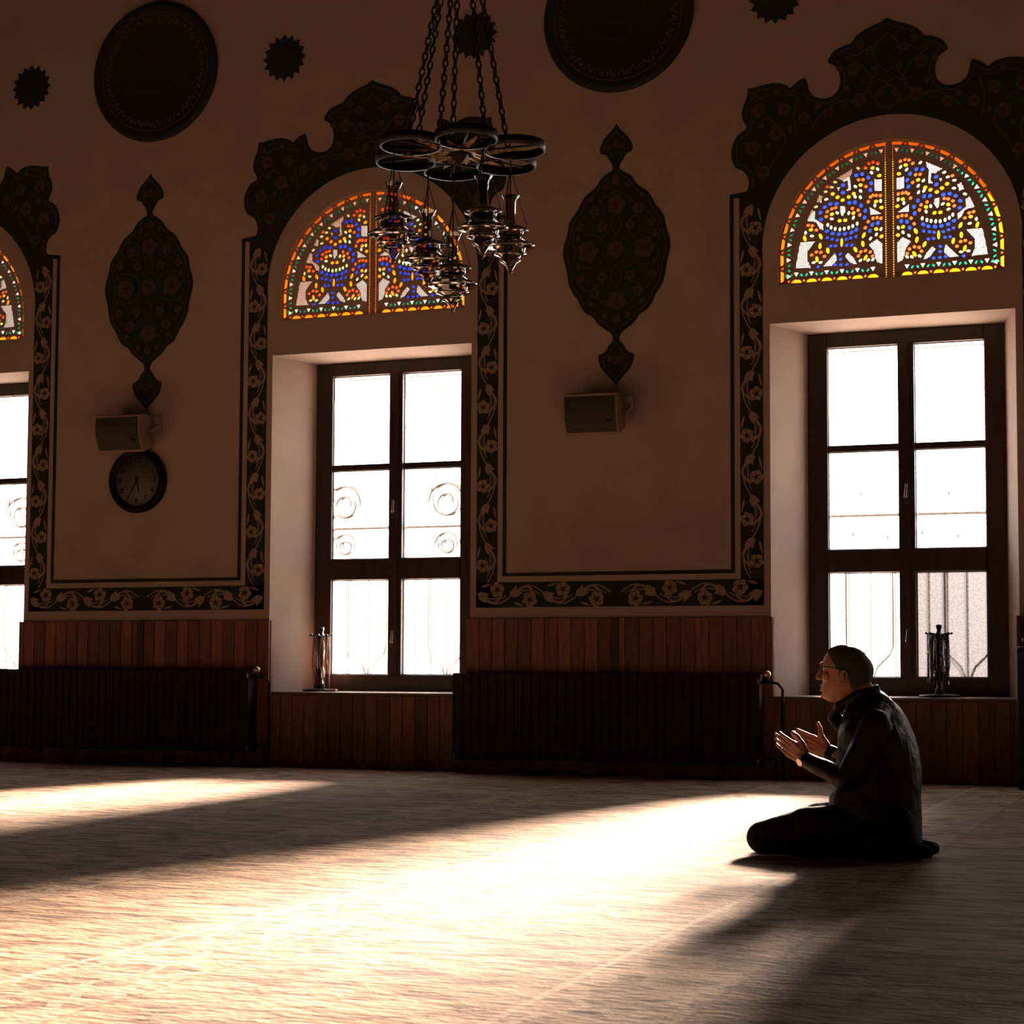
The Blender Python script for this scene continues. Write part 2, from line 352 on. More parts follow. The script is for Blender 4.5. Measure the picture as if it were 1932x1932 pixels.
# ------------------------------------------------------------ tall windows
wname = {0: 'tall wooden window cut by the left edge of the photo', 1: 'tall six pane wooden window under the glass lamps', 2: 'tall six pane wooden window directly behind the kneeling man', 3: 'tall wooden window right of the kneeling man, beyond the frame'}
COLS = ((-.525, -.012), (.105, .60)); ROWS = ((.723, 1.481), (1.650, 2.366), (2.410, 3.137))
def make_window(i, cx):
    root = empty('window_%d' % (i+1), (cx, FY, FZ0), wname[i], 'window', kind='structure')
    og = (cx, FY, FZ0)
    y0, y1 = FY-.0, FY+.09
    f = MB()
    f.box(cx+FX0, cx+COLS[0][0], y0, y1, FZ0, FZ1); f.box(cx+COLS[1][1], cx+FX1, y0, y1, FZ0, FZ1)
    f.box(cx+COLS[0][0], cx+COLS[1][1], y0, y1, FZ0, ROWS[0][0]); f.box(cx+COLS[0][0], cx+COLS[1][1], y0, y1, ROWS[2][1], FZ1)
    f.box(cx+COLS[0][0], cx+COLS[1][1], y0-.015, y1, ROWS[0][1], ROWS[1][0])
    o = f.build('window_frame', framew, root, og)
    bv = o.modifiers.new('bevel', 'BEVEL'); bv.width = .006; bv.segments = 2
    g = MB(); g.box(cx+COLS[0][1], cx+COLS[1][0], y0-.012, y1-.005, ROWS[0][0], ROWS[0][1]); g.box(cx+COLS[0][1], cx+COLS[1][0], y0-.012, y1-.005, ROWS[1][0], ROWS[2][1])
    g.box(cx+COLS[0][1]+.035, cx+COLS[1][0]-.035, y0-.027, y0-.012, ROWS[0][0]-.02, ROWS[2][1])
    g.build('mullion', framew, root, og)
    for a, b in COLS:
        h = MB(); h.box(cx+a, cx+b, y0+.01, y1-.02, ROWS[1][1], ROWS[2][0]); h.build('glazing_bar', framew, root, og)
        bd = MB()
        for z0, z1 in ROWS:      # little glazing beads round each pane
            t = .007
            for q in ((a, a+t, z0, z1), (b-t, b, z0, z1), (a, b, z0, z0+t), (a, b, z1-t, z1)): bd.box(cx+q[0], cx+q[1], y0+.03, y0+.045, q[2], q[3])
        bd.build('glazing_bead', framew, root, og)
        for k, (z0, z1) in enumerate(ROWS):
            gm = panefrost if (i >= 2 and k == 0 and a > 0) else paneclear
            p = MB(); p.box(cx+a, cx+b, y0+.045, y0+.049, z0, z1); p.build('glass_pane', gm, root, og)
    for z in (2.02, .98):
        h = MB(); h.box(cx+.022, cx+.066, y0-.035, y0-.027, z-.05, z+.05); h.cone((cx+.044, y0-.035, z), (cx+.044, y0-.06, z), .011, .011, 10); h.cone((cx+.044, y0-.06, z), (cx+.052, y0-.062, z+.085), .010, .008, 10)
        h.build('window_handle', handlem, root, og)
    s = MB(); s.box(cx-.872, cx+.872, -.045, FY, HS-.028, HS); o = s.build('window_sill', sillw, root, og)
    bv = o.modifiers.new('bevel', 'BEVEL'); bv.width = .01; bv.segments = 3
    j = MB()
    for sgn in (-1, 1):         # dark casing edge running down the niche corner beside the panelling
        j.box(cx+sgn*.859-(.018 if sgn > 0 else 0), cx+sgn*.859+(.018 if sgn < 0 else 0), -.034, .05, HS, HW)
    j.build('corner_casing', plankm, root, og)
    return root
for i, cx in enumerate(WX): make_window(i, cx)

# ------------------------------------------------------------ stained glass lunettes
GB = [(-.234,.758),(-.191,.763),(-.148,.734),(-.127,.691),(-.134,.643),(-.328,.695),(-.329,.641),(-.376,.564),(-.42,.567),(-.461,.547),(-.492,.51),(-.488,.461),(-.284,.563),(-.244,.563),(-.2,.536),(-.171,.495),(-.177,.447),(-.447,.371),(-.407,.351),(-.361,.342),(-.317,.341),(-.271,.347),(-.235,.364),(-.444,.322),(-.41,.31),(-.373,.3),(-.31,.3),(-.278,.307),(-.238,.315),(-.42,.261),(-.385,.259),(-.306,.257),(-.269,.256),(-.352,.197),(-.35,.16),(-.389,.122),(-.348,.119),(-.305,.118),(-.512,.117),(-.14,.348),(-.122,.391),(-.082,.4)]
GR = [(-.217,.724),(-.185,.723),(-.165,.67),(-.441,.693),(-.41,.53),(-.442,.513),(-.451,.477),(-.383,.536),(-.263,.521),(-.222,.504),(-.21,.469),(-.582,.424),(-.552,.419),(-.523,.385),(-.558,.206),(-.524,.225),(-.492,.22),(-.466,.189),(-.222,.173),(-.205,.201),(-.172,.208),(-.138,.195),(-.122,.165),(-.167,.807),(-.142,.834),(-.113,.841),(-.08,.831),(-.134,.592),(-.116,.602),(-.092,.6),(-.063,.596),(-.149,.559),(-.151,.415),(-.117,.437),(-.088,.439),(-.06,.432),(-.172,.373)]
GO = [(-.203,.685),(-.069,.741),(-.403,.638),(-.368,.611),(-.332,.587),(-.288,.606),(-.252,.626),(-.41,.491),(-.355,.439),(-.314,.439),(-.256,.486),(-.341,.28),(-.492,.336),(-.497,.267),(-.441,.229),(-.183,.32),(-.19,.258),(-.243,.221),(-.562,.391),(-.607,.33),(-.52,.171),(-.172,.157),(-.117,.8),(-.094,.556),(-.056,.509),(-.094,.357),(-.058,.301)]
GC = [(-.219,.807),(-.124,.767),(-.081,.789),(-.24,.677),(-.203,.642),(-.384,.722),(-.409,.687),(-.453,.659),(-.45,.603),(-.525,.555),(-.372,.498),(-.411,.457),(-.289,.489),(-.256,.453),(-.44,.415),(-.416,.395),(-.387,.383),(-.353,.376),(-.322,.378),(-.29,.383),(-.261,.392),(-.229,.407),(-.601,.371),(-.555,.344),(-.544,.15),(-.494,.147),(-.208,.14),(-.153,.138),(-.12,.14),(-.102,.528),(-.062,.557),(-.061,.354),(-.094,.318),(-.135,.292),(-.205,.596),(-.243,.604)]
GW = [[(-.375,.748),(-.258,.81),(-.262,.775),(-.28,.753),(-.272,.655),(-.31,.65),(-.288,.676),(-.296,.726),(-.32,.718),(-.345,.735)],[(-.105,.72),(-.05,.712),(-.05,.625),(-.106,.636)],[(-.5,.64),(-.474,.628),(-.487,.58),(-.52,.59)],[(-.556,.536),(-.53,.52),(-.532,.466),(-.47,.42),(-.472,.38),(-.495,.388),(-.523,.442),(-.59,.458)],[(-.641,.305),(-.53,.305),(-.59,.23),(-.59,.171),(-.562,.11),(-.677,.119)],[(-.388,.21),(-.375,.154),(-.418,.112),(-.48,.115)],[(-.296,.203),(-.256,.16),(-.232,.112),(-.275,.124),(-.321,.18)],[(-.141,.52),(-.055,.465),(-.135,.463)],[(-.150,.25),(-.09,.284),(-.05,.246),(-.05,.106),(-.086,.114),(-.102,.15),(-.112,.20)],[(-.375,.685),(-.35,.682),(-.358,.655)],[(-.350,.545),(-.314,.54),(-.310,.505),(-.336,.465),(-.350,.50)]]
def arc_at(s, off):
    """point on the lunette outline (starting bottom left), moved inwards by off; returns x, z, tangent angle"""
    h = AC-AB
    if s < h: return -AR+off, s, PI/2
    s2 = s-h; L = PI*AR
    if s2 < L:
        a = PI-s2/AR; return (AR-off)*math.cos(a), h+(AR-off)*math.sin(a), a-PI/2
    return AR-off, h-(s2-L), -PI/2
def lunette(i, cx):
    shapes = []
    def add(p, c): shapes.append((p, c))
    rnd = random.Random(3)
    for lst, c, rx, rz in ((GB, 'B', .0135, .0165), (GR, 'R', .0125, .014), (GO, 'O', .0155, .0135), (GC, 'C', .010, .0155)):
        for x, z in lst:
            rot = math.atan2(z-.5, x+.33)*.7 if c != 'O' else rnd.uniform(-.6, .6)
            k = .8 if (c == 'B' and z < .34) else 1
            if c == 'C' and .37 < z < .42: rot = 0
            if (x, z) == (-.341, .28): rx_, rz_, rot = .010, .034, 0
            elif c == 'O' and z < .34 and x < -.17: rx_, rz_ = .012, .024
            else: rx_, rz_ = rx*k, rz*k
            for sg in (1, -1): add(ell(sg*x, z, rx_, rz_, 8, rot*sg), c)
    for p in GW:
        for sg in (1, -1): add([(sg*x, z) for x, z in p], 'M')
    # border round the arch and along the foot
    tot = 2*(AC-AB)+PI*AR; n = 24; st = tot/n
    def loc(x, z, a, u, v): return (x+u*math.cos(a)+v*math.sin(a), z+u*math.sin(a)-v*math.cos(a))
    for k in range(n):
        s = (k+.5)*st
        if not (abs(s-tot/2) < .04):
            x, z, a = arc_at(s, .022); add([loc(x, z, a, u, v) for u, v in ((-.042, -.011), (.042, -.011), (.030, .011), (-.030, .011))], 'O')
            x, z, a = arc_at(s, .070); add([loc(x, z, a, u, v) for u, v in ((-.017, -.014), (.017, -.014), (0, .018))][::1], 'W')
        for ds, c, r in ((.5, 'R', .011),):
            if k < n-1:
                x, z, a = arc_at(s+st*ds, .024)
                if abs(x) > .05: add([loc(x, z, a, u, v) for u, v in ((-r, 0), (0, -r), (r, 0), (0, r))], c)
        for ds in (.34, .66):
            if k < n-1:
                x, z, a = arc_at(s+st*ds, .072)
                if abs(x) > .045: add(ell(x, z, .008, .015, 6, a+(.6 if ds > .5 else -.6)), 'G')
    m = 6; bw = (AR-.06-.075)/m
    for sg in (-1, 1):
        for k in range(m):
            x = sg*(.075+bw*(k+.5)-.01)
            add([(x-.040, .010), (x+.040, .010), (x+.028, .028), (x+.012, .034), (x-.012, .034), (x-.028, .028)], 'O')
            add([(x-.017, .086), (x+.017, .086), (x, .056)], 'W')
            xr = x+sg*bw/2; add([(xr-.011, .024), (xr, .012), (xr+.011, .024), (xr, .036)], 'R')
            for d in (.33, .67): add(ell(x+sg*bw*d, .066, .008, .014, 6, .6 if d > .5 else -.6), 'G')
        for k in range(56): add(ell(sg*.0265, .008+k*.0172, .0048, .0058, 6), 'O')
    outline = [(x-0, z-AB) for x, z in archpts(0)]
    polys = [outline]+[p for p, c in shapes]; keys = [None]+[c for p, c in shapes]
    # keep shapes inside the outline
    vs, fs, of = cdt(polys)
    order = ['O', 'R', 'B', 'C', 'G', 'W', 'M']
    plate = []; glass = []
    for f, o in zip(fs, of):
        if not o: continue
        k = max(o)
        if k == 0: plate.append(tuple(f))
        else: glass.append((tuple(f), order.index(keys[k])))
    nv = len(vs); T0, T1 = .035, .047
    pm = MB(); fr = [(v.x, 0, v.y) for v in vs]; bk = [(v.x, T1-T0, v.y) for v in vs]
    ed = {}
    for f in plate:
        for a in range(len(f)): ed[(f[a], f[(a+1) % len(f)])] = 1
    side = [(a, a+nv, b+nv, b) for (a, b) in ed if (b, a) not in ed]
    pm.add(fr+bk, plate+[tuple(x+nv for x in f[::-1]) for f in plate]+side)
    post = MB(); post.prism([(-.017, 0), (.017, 0), (.017, .985), (-.017, .985)], -.012, 0)
    gm = MB()
    for yy in (.004, .008):
        base = [(v.x, yy, v.y) for v in vs]
        used = {}
        for f, c in glass:
            gm.add([base[q] for q in f], [tuple(range(len(f)))], c)
    root = empty('window_%d' % (i+5), (cx, T0, AB), ['arched stained glass window at the far left edge', 'arched stained glass window partly hidden by the hanging glass lamps', 'brightest arched stained glass window, above the kneeling man', 'arched stained glass window beyond the right edge'][i], 'window', kind='structure')
    a = pm.build('tracery', plaster, root); b = post.build('centre_post', plaster, root); c = gm.build('stained_glass', [GL[k] for k in order], root)
    return root
lun0 = lunette(0, WX[0])
for i in (1, 2, 3):
    r = copy_tree(lun0); r.name = 'window_%d' % (i+5); r.location.x = WX[i]
    r['label'] = ['', 'arched stained glass window partly hidden by the hanging glass lamps', 'brightest arched stained glass window, above the kneeling man', 'arched stained glass window beyond the right edge'][i]

# ------------------------------------------------------------ iron grilles outside
def scroll(cx, cz, r0, turns, sg=1, start=0, n=40):
    return [(cx+sg*r0*(1-.8*k/n)*math.cos(start+turns*2*PI*k/n), .525, cz+r0*(1-.8*k/n)*math.sin(start+turns*2*PI*k/n)) for k in range(n+1)]
def grille(cx, i):
    g = MB(); y = .525
    bars = (-.42, -.24, -.06, .18, .31, .45, .60)
    for x in bars: g.tube([(cx+x, y, .60), (cx+x, y, 1.62)], .0085, 6)
    for x in (-.24, .45):
        for sg in (-1, 1): g.tube([(cx+x+sg*.16, y, 1.5), (cx+x+sg*.16, y, .95), (cx+x+sg*.14, y, .89), (cx+x+sg*.05, y, .80), (cx+x+sg*.02, y, .72), (cx+x, y, .62)], .0085, 6)
    g.tube([(cx-.675, y, 1.905), (cx+.749, y, 1.905)], .013, 6)
    g.tube([(cx-.675, y, .60), (cx+.749, y, .60)], .009, 6)
    for k in range(9):
        x = cx-.62+k*.16; g.tube([(x-.05, y, 1.93), (x, y, 1.905), (x+.05, y, 1.925)], [.001, .008, .001], 6)
    for x in ((-.45, .45) if i != 2 else ()):
        for sg in (-1, 1):
            g.tube([(cx+p[0], p[1], p[2]) for p in scroll(x, 2.10, .17, 1.6, sg)], .009, 5)
            g.tube([(cx+p[0], p[1], p[2]) for p in scroll(x, 1.76, .11, 1.5, sg)], .008, 5)
        g.tube([(cx+x-.17, y, 2.10), (cx+x-.10, y, 2.35), (cx+x-.01, y, 2.45), (cx+x, y, 2.8), (cx+x-.06, y, 3.0), (cx+x-.16, y, 3.1)], .008, 6)
    g.tube([(cx-.675, y, 3.12), (cx+.749, y, 3.12)], .006, 6)
    for dx, dz in ((-.30, 2.06), (.33, 2.05), (-.36, 1.77), (-.11, 1.74), (.14, 1.77), (.39, 1.74))[:6 if i == 2 else 0]:
        for k in range(5):
            a = 2*PI*k/5+.3; g.tube([(cx+dx, y-.02, dz), (cx+dx+.022*math.cos(a), y-.02, dz+.034*math.sin(a))], [.007, .001], 5)
    o = g.build('window_grille', ironm, None, (cx, y, .6))
    return tag(o, ['ornate iron grille outside the window at the left edge', 'iron grille with scrolls outside the window under the lamps', 'iron grille with studs outside the window behind the man', 'iron grille outside the window beyond the right edge'][i], 'grille', 'window grilles')
for i, cx in enumerate(WX): grille(cx, i)

# ------------------------------------------------------------ wainscot and painted wall borders
tn = [0]
def trim(mb, mats, label, cat, origin=(0, 0, 0), y=0):
    tn[0] += 1; o = mb.build('trim_%d' % tn[0], mats, None, origin); struct(o, label, cat); return o
places = ['far left edge', 'clock wall between left windows', 'wall between the lamps and the kneeling man', 'wall at the right edge']
bounds = [(ROOMX0, WX[0]-.841)]+[(WX[k]+.841, WX[k+1]-.841) for k in range(3)]+[(WX[3]+.841, ROOMX1)]
for k, (a, b) in enumerate(bounds):
    mb = MB(); k0 = math.ceil(a/.105); x = a; mid = (a+b)/2
    xs = [a]+[q*.105 for q in range(k0, int(b/.105)+1) if a+.01 < q*.105 < b-.01]+[b]
    for p, q in zip(xs, xs[1:]): mb.box(p+.004, q-.004, -.032, -.002, 0, HW)
    mb.box(a, b, -.022, 0, 0, HW); mb.box(a, b, -.040, -.002, 0, .02)
    t = trim(mb, plankm, 'red-brown vertical board panelling, ' + ['far left', 'below the wall with the clock', 'below the wall left of the man', 'at the right edge', 'far right'][k], 'wall panelling')
    if 0 < k < 4:
        c = MB(); c.box(mid-.03, mid+.03, -.042, -.033, .0, HW); c.build('joint_cover', framew, t)
for k, cx in enumerate(WX):
    mb = MB(); a, b = cx-.841, cx+.841
    xs = [a]+[q*.105 for q in range(math.ceil(a/.105), int(b/.105)+1) if a+.01 < q*.105 < b-.01]+[b]
    for p, q in zip(xs, xs[1:]): mb.box(p+.004, q-.004, -.032, -.002, 0, HS-.028)
    mb.box(a, b, -.022, 0, 0, HS-.028); mb.box(a, b, -.040, -.002, 0, .02)
    trim(mb, plankm, 'board panelling under the ' + ['left edge window', 'window below the glass lamps', 'window behind the man', 'right edge window'][k], 'wall panelling')

BZ0, BZ1 = 1.235, 1.425; LZ0, LZ1 = 1.468, 1.495
BX0, BX1 = .909, 1.079; LX0, LX1 = 1.122, 1.150
CZ = 4.235; RC, RR = 3.80, .912
CROWN = [(.0,5.416),(-.02,5.401),(-.06,5.382),(-.115,5.364),(-.17,5.34),(-.215,5.312),(-.243,5.277),(-.258,5.256),(-.3,5.249),(-.346,5.234),(-.388,5.209),(-.417,5.167),(-.427,5.138),(-.392,5.12),(-.362,5.095),(-.343,5.054),(-.333,4.997),(-.342,4.943),(-.372,4.901),(-.412,4.878),(-.473,4.878),(-.528,4.9),(-.559,4.942),(-.572,4.988),(-.585,5.048),(-.616,5.037),(-.646,5.024),(-.677,4.999),(-.7,4.979),(-.72,5.001),(-.758,5.02),(-.807,5.031),(-.869,5.029),(-.932,5.019),(-.975,5.008),(-1.017,5.013),(-1.012,4.976),(-1.024,4.932),(-1.049,4.878),(-1.06,4.834),(-1.053,4.788),(-1.034,4.752),(-1.021,4.723),(-1.027,4.705),(-1.052,4.698),(-1.089,4.673),(-1.12,4.625),(-1.138,4.565),(-1.137,4.503),(-1.117,4.45),(-1.098,4.426),(-1.06,4.412),(-1.028,4.381),(-1.009,4.334),(-1.008,4.278),(-1.026,4.244),(-1.058,4.235)]
def smoothline(p, it=2):
    for _ in range(it):
        q = [p[0]]
        for a, b in zip(p, p[1:]): q += [(a[0]*.75+b[0]*.25, a[1]*.75+b[1]*.25), (a[0]*.25+b[0]*.75, a[1]*.25+b[1]*.75)]
        q.append(p[-1]); p = q
    return p
def inset(pts, d):
    out = []; n = len(pts)
    for i in range(n):
        a = pts[max(i-1, 0)]; b = pts[min(i+1, n-1)]; dx, dz = b[0]-a[0], b[1]-a[1]; l = math.hypot(dx, dz) or 1
        out.append((pts[i][0]-dz/l*d, pts[i][1]+dx/l*d))
    return out
def flower(mb, x, z, r, rot=0, y=-.006, dim=0):
    n = 10; pts = []
    for k in range(4*n):
        a = 2*PI*k/(4*n); rr = r*(.80+.2*abs(math.cos(a*2.5+rot))+.05*math.sin(7*a+rot)); pts.append((x+rr*math.cos(a+rot), z+rr*math.sin(a+rot)))
    mb.prism(pts, y, y+.002, 0)
    for k in range(5):
        a = rot+2*PI*k/5
        add_ribbon(mb, [(x+r*.32*math.cos(a), z+r*.32*math.sin(a)), (x+r*.8*math.cos(a+.2), z+r*.8*math.sin(a+.2))], [r*.10, r*.05], y-.001, 1)
    mb.prism(ell(x, z, r*.34, r*.30, 10, rot), y-.002, y, 1)
def bell(mb, x, z, ang, r, y=-.006):
    pts = [(-.9, 0), (-.6, .45), (.1, .62), (.55, .75), (.45, .35), (.9, .12), (.62, -.05), (.8, -.5), (.3, -.55), (-.3, -.55)]
    c, s = math.cos(ang), math.sin(ang)
    mb.prism([(x+(u*c-v*s)*r, z+(u*s+v*c)*r) for u, v in pts], y, y+.002, 0)
def leaf(mb, x, z, ang, r, side, y=-.0055):
    pts = []
    for k in range(9):
        t = k/8; pts.append((t*2-1, side*(.75*math.sin(PI*t)**.8)))
    for k in range(1, 8):
        t = 1-k/8; pts.append((t*2-1, side*(.25*math.sin(PI*t))))
    c, s = math.cos(ang), math.sin(ang)
    big = [(x+(u*c-v*s)*r, z+(u*s+v*c)*r) for u, v in pts]
    mb.prism(big, y, y+.0015, 0)
    cu = sum(p[0] for p in pts)/len(pts); cv = sum(p[1] for p in pts)/len(pts)
    mb.prism([(x+((cu+(u-cu)*.6)*c-(cv+(v-cv)*.5)*s)*r, z+((cu+(u-cu)*.6)*s+(cv+(v-cv)*.5)*c)*r) for u, v in pts], y-.001, y, 2)
def vine(mb, x0, z0, x1, z1, wd, per=.30, ph=0):
    L = math.hypot(x1-x0, z1-z0); n = max(2, round(L/per)); per = L/n; ux, uz = (x1-x0)/L, (z1-z0)/L; ang = math.atan2(uz, ux)
    def pt(s, t): return (x0+ux*s-uz*t, z0+uz*s+ux*t)
    for k in range(n):
        sg = 1 if (k+ph) % 2 == 0 else -1; s0 = k*per
        # S-shaped double stem crossing from one edge to the other
        st = [pt(s0+per*(q/12), sg*wd*.36*math.sin(PI*(q/12)*1.0+.15)) for q in range(13)]
        add_ribbon(mb, st, .010, -.0065, 0)
        st = [pt(s0+per*(.12+.78*q/12), sg*wd*(.33*math.sin(PI*q/12)-.18*math.sin(PI*q/12)**2)) for q in range(13)]
        add_ribbon(mb, st, .007, -.0066, 0)
        x, z = pt(s0+per*.42, -sg*wd*.20); flower(mb, x, z, wd*.31, ang+k*1.3)
        x, z = pt(s0+per*.55, sg*wd*.06); leaf(mb, x, z, ang+.15*sg, per*.30, sg)
        x, z = pt(s0+per*.86, sg*wd*.08); bell(mb, x, z, ang+PI-.5*sg, wd*.31)
        st = [pt(s0+per*(.60+.05*q), -sg*wd*(.44-.02*q)) for q in range(7)]
        add_ribbon(mb, st, [.004, .010, .014, .018, .016, .012, .006], -.0064, 0)
def half_crown():
    """left half outline of the painted crown over a window, from its peak down to the foot of the corbel and back along the arch"""
    out = smoothline(CROWN, 1)
    arc = [(-RR*math.cos(a), RC+RR*math.sin(a)) for a in [math.asin(min(1, max(0, (CZ-RC)/RR)))+(PI/2-math.asin((CZ-RC)/RR))*k/20 for k in range(21)]]
    return out, arc
def window_surround(cx, k):
    base = MB(); orn = MB()
    out, arc = half_crown()
    for sg in (1, -1):
        poly = [(sg*x, z) for x, z in out+arc]
        base.prism(poly, -.004, 0)
        for d, wd in ((.035, .008),):
            ins = inset(out, d)
            add_ribbon(orn, [(sg*x, z) for x, z in ins[2:-4]], wd, -.0062, 3)
        # upright band beside the window, running into the corbel
        bx = [(-BX1, BZ0), (-BX0, BZ0)]+[(-BX0, RC-.02)]+[(-RR*math.cos(a), RC+RR*math.sin(a)) for a in [math.asin((CZ-RC)/RR)*q/6 for q in range(7)]]+[(-BX1, CZ+.005)]
        base.prism([(sg*x, z) for x, z in bx], -.004, 0)
        base.prism([(sg*x, z) for x, z in ((-LX1, LZ0), (-LX0, LZ0), (-LX0, CZ), (-LX1, CZ))], -.004, 0)
        base.prism([(sg*x, z) for x, z in ((-LX1, CZ-.028), (-BX1, CZ-.028), (-BX1+.03, CZ+.012), (-1.02, CZ+.012), (-1.03, CZ), (-LX1, CZ))], -.004, 0)
        xm = -(BX0+BX1)/2
        if sg == 1: vine(orn, cx*0+xm, BZ1, xm, 4.15, BX1-BX0, ph=0)
        else: vine(orn, -xm, BZ1, -xm, 4.15, BX1-BX0, ph=1)
        # scrolls, palmettes and buds filling the crown
        fl_ = [(-.98, 4.56, .055), (-.93, 4.84, .055), (-.74, 4.83, .05), (-.80, 4.66, .06), (-.60, 4.75, .045), (-.90, 4.38, .05), (-.24, 5.07, .05), (-.20, 4.84, .055), (-.42, 4.77, .045), (-.97, 4.95, .03), (-.12, 5.19, .035), (-.19, 5.24, .03)]
        for q, (x, z, r) in enumerate(fl_):
            n0 = len(orn.m); flower(orn, sg*x, z, r, q*1.1)
            orn.m[n0:] = [3 if v == 0 else v for v in orn.m[n0:]]
        curves = [[(-.99, 4.35), (-.90, 4.48), (-.93, 4.62), (-1.05, 4.60)], [(-.90, 4.30), (-.80, 4.50), (-.70, 4.60), (-.86, 4.78)], [(-.86, 4.78), (-.98, 4.72), (-1.0, 4.9), (-.84, 4.95)],
                  [(-.65, 4.62), (-.68, 4.8), (-.62, 4.93), (-.76, 4.93)], [(-.55, 4.66), (-.45, 4.80), (-.30, 4.86), (-.10, 4.80)], [(-.33, 4.80), (-.10, 4.90), (-.13, 5.05), (-.30, 5.17)],
                  [(-.05, 4.78), (-.16, 4.92), (-.05, 5.05), (-.1, 5.16)], [(0, 4.76), (-.10, 4.80), (-.07, 4.90), (0, 4.93)], [(0, 5.02), (-.08, 5.09), (-.10, 5.22), (0, 5.30)], [(-.05, 5.18), (-.16, 5.21), (-.22, 5.15), (-.30, 5.20)], [(0, 4.94), (-.07, 4.99), (-.10, 4.94), (-.18, 4.97)]]
        for cv in curves:
            add_ribbon(orn, [(sg*x, z) for x, z in smoothline(cv, 3)], .009, -.0063, 3)
        for x, z, a in ((-.86, 4.57, 1), (-.7, 4.68, 2), (-.5, 4.82, .4), (-.09, 5.06, 1.5), (-.28, 4.93, 2.2), (-.92, 4.72, .2), (-.8, 4.96, 0), (-.34, 5.08, 2.0), (-.05, 4.87, 1.0)):
            n0 = len(orn.m); bell(orn, sg*x, z, a if sg > 0 else PI-a, .032); orn.m[n0:] = [3]*(len(orn.m)-n0)
    mats = [motifm, petalm, bluem, motifd]
    tn[0] += 1
    o = base.build('trim_%d' % tn[0], bandm); struct(o, '', 'painted border'); orn.build('vine_ornament', mats, o)
    return o
sur0 = window_surround(0, 0)
slabels = ['dark painted crown and upright bands round the left edge window', 'dark painted crown and upright bands round the window with the lamps', 'dark painted crown and upright bands round the window behind the man', 'dark painted crown and bands joining at the upper right corner']
for k in range(4):
    o = sur0 if k == 0 else copy_tree(sur0)
    if k: tn[0] += 1; o.name = 'trim_%d' % tn[0]
    o.location.x = WX[k]; o['label'] = slabels[k]
# foot of each panel: band and thin line joining the uprights
def foot():
    base = MB(); orn = MB(); h = P/2
    base.prism([(-(h-BX0), BZ0), (h-BX0, BZ0), (h-BX0, BZ1), (-(h-BX0), BZ1)], -.004, 0)
    base.prism([(-(h-LX1)-.028, LZ0-0.0), ((h-LX1)+.028, LZ0), ((h-LX1)+.028, LZ1), (-(h-LX1)-.028, LZ1)], -.0041, 0)
    for sg in (1, -1): vine(orn, 0.04*sg, (BZ0+BZ1)/2, sg*(h-BX0-.02), (BZ0+BZ1)/2, BZ1-BZ0, ph=0 if sg > 0 else 1)
    tn[0] += 1
    o = base.build('trim_%d' % tn[0], bandm); struct(o, '', 'painted border'); orn.build('vine_ornament', [motifm, petalm, bluem, motifd], o)
    return o
f0 = foot()
for k, cx in enumerate((-P/2, P/2, P*1.5)):
    o = f0 if k == 0 else copy_tree(f0)
    if k: tn[0] += 1; o.name = 'trim_%d' % tn[0]
    o.location.x = cx; o['label'] = ['floral band along the foot of the wall panel with the clock', 'floral band along the foot of the middle wall panel', 'floral band along the foot of the right edge panel'][k]

# ------------------------------------------------------------ cartouches, roundels, rosettes
CART = [(.0,4.858),(-.02,4.819),(-.068,4.777),(-.109,4.726),(-.131,4.672),(-.123,4.633),(-.081,4.626),(-.056,4.582),(-.030,4.545),(-.022,4.509),(-.073,4.48),(-.123,4.444),(-.149,4.397),(-.187,4.36),(-.245,4.323),(-.281,4.271),(-.302,4.218),(-.338,4.179),(-.374,4.127),(-.383,4.058),(-.398,4.004),(-.419,3.95),(-.419,3.867),(-.397,3.796),(-.382,3.726),(-.375,3.657),(-.339,3.585),(-.303,3.541),(-.281,3.485),(-.238,3.427),(-.181,3.403),(-.152,3.353),(-.096,3.309),(-.04,3.271),(-.024,3.236),(-.027,3.209),(-.06,3.177),(-.074,3.144),(-.117,3.112),(-.139,3.113),(-.136,3.052),(-.107,2.996),(-.051,2.938),(-.012,2.895),(0,2.870)]
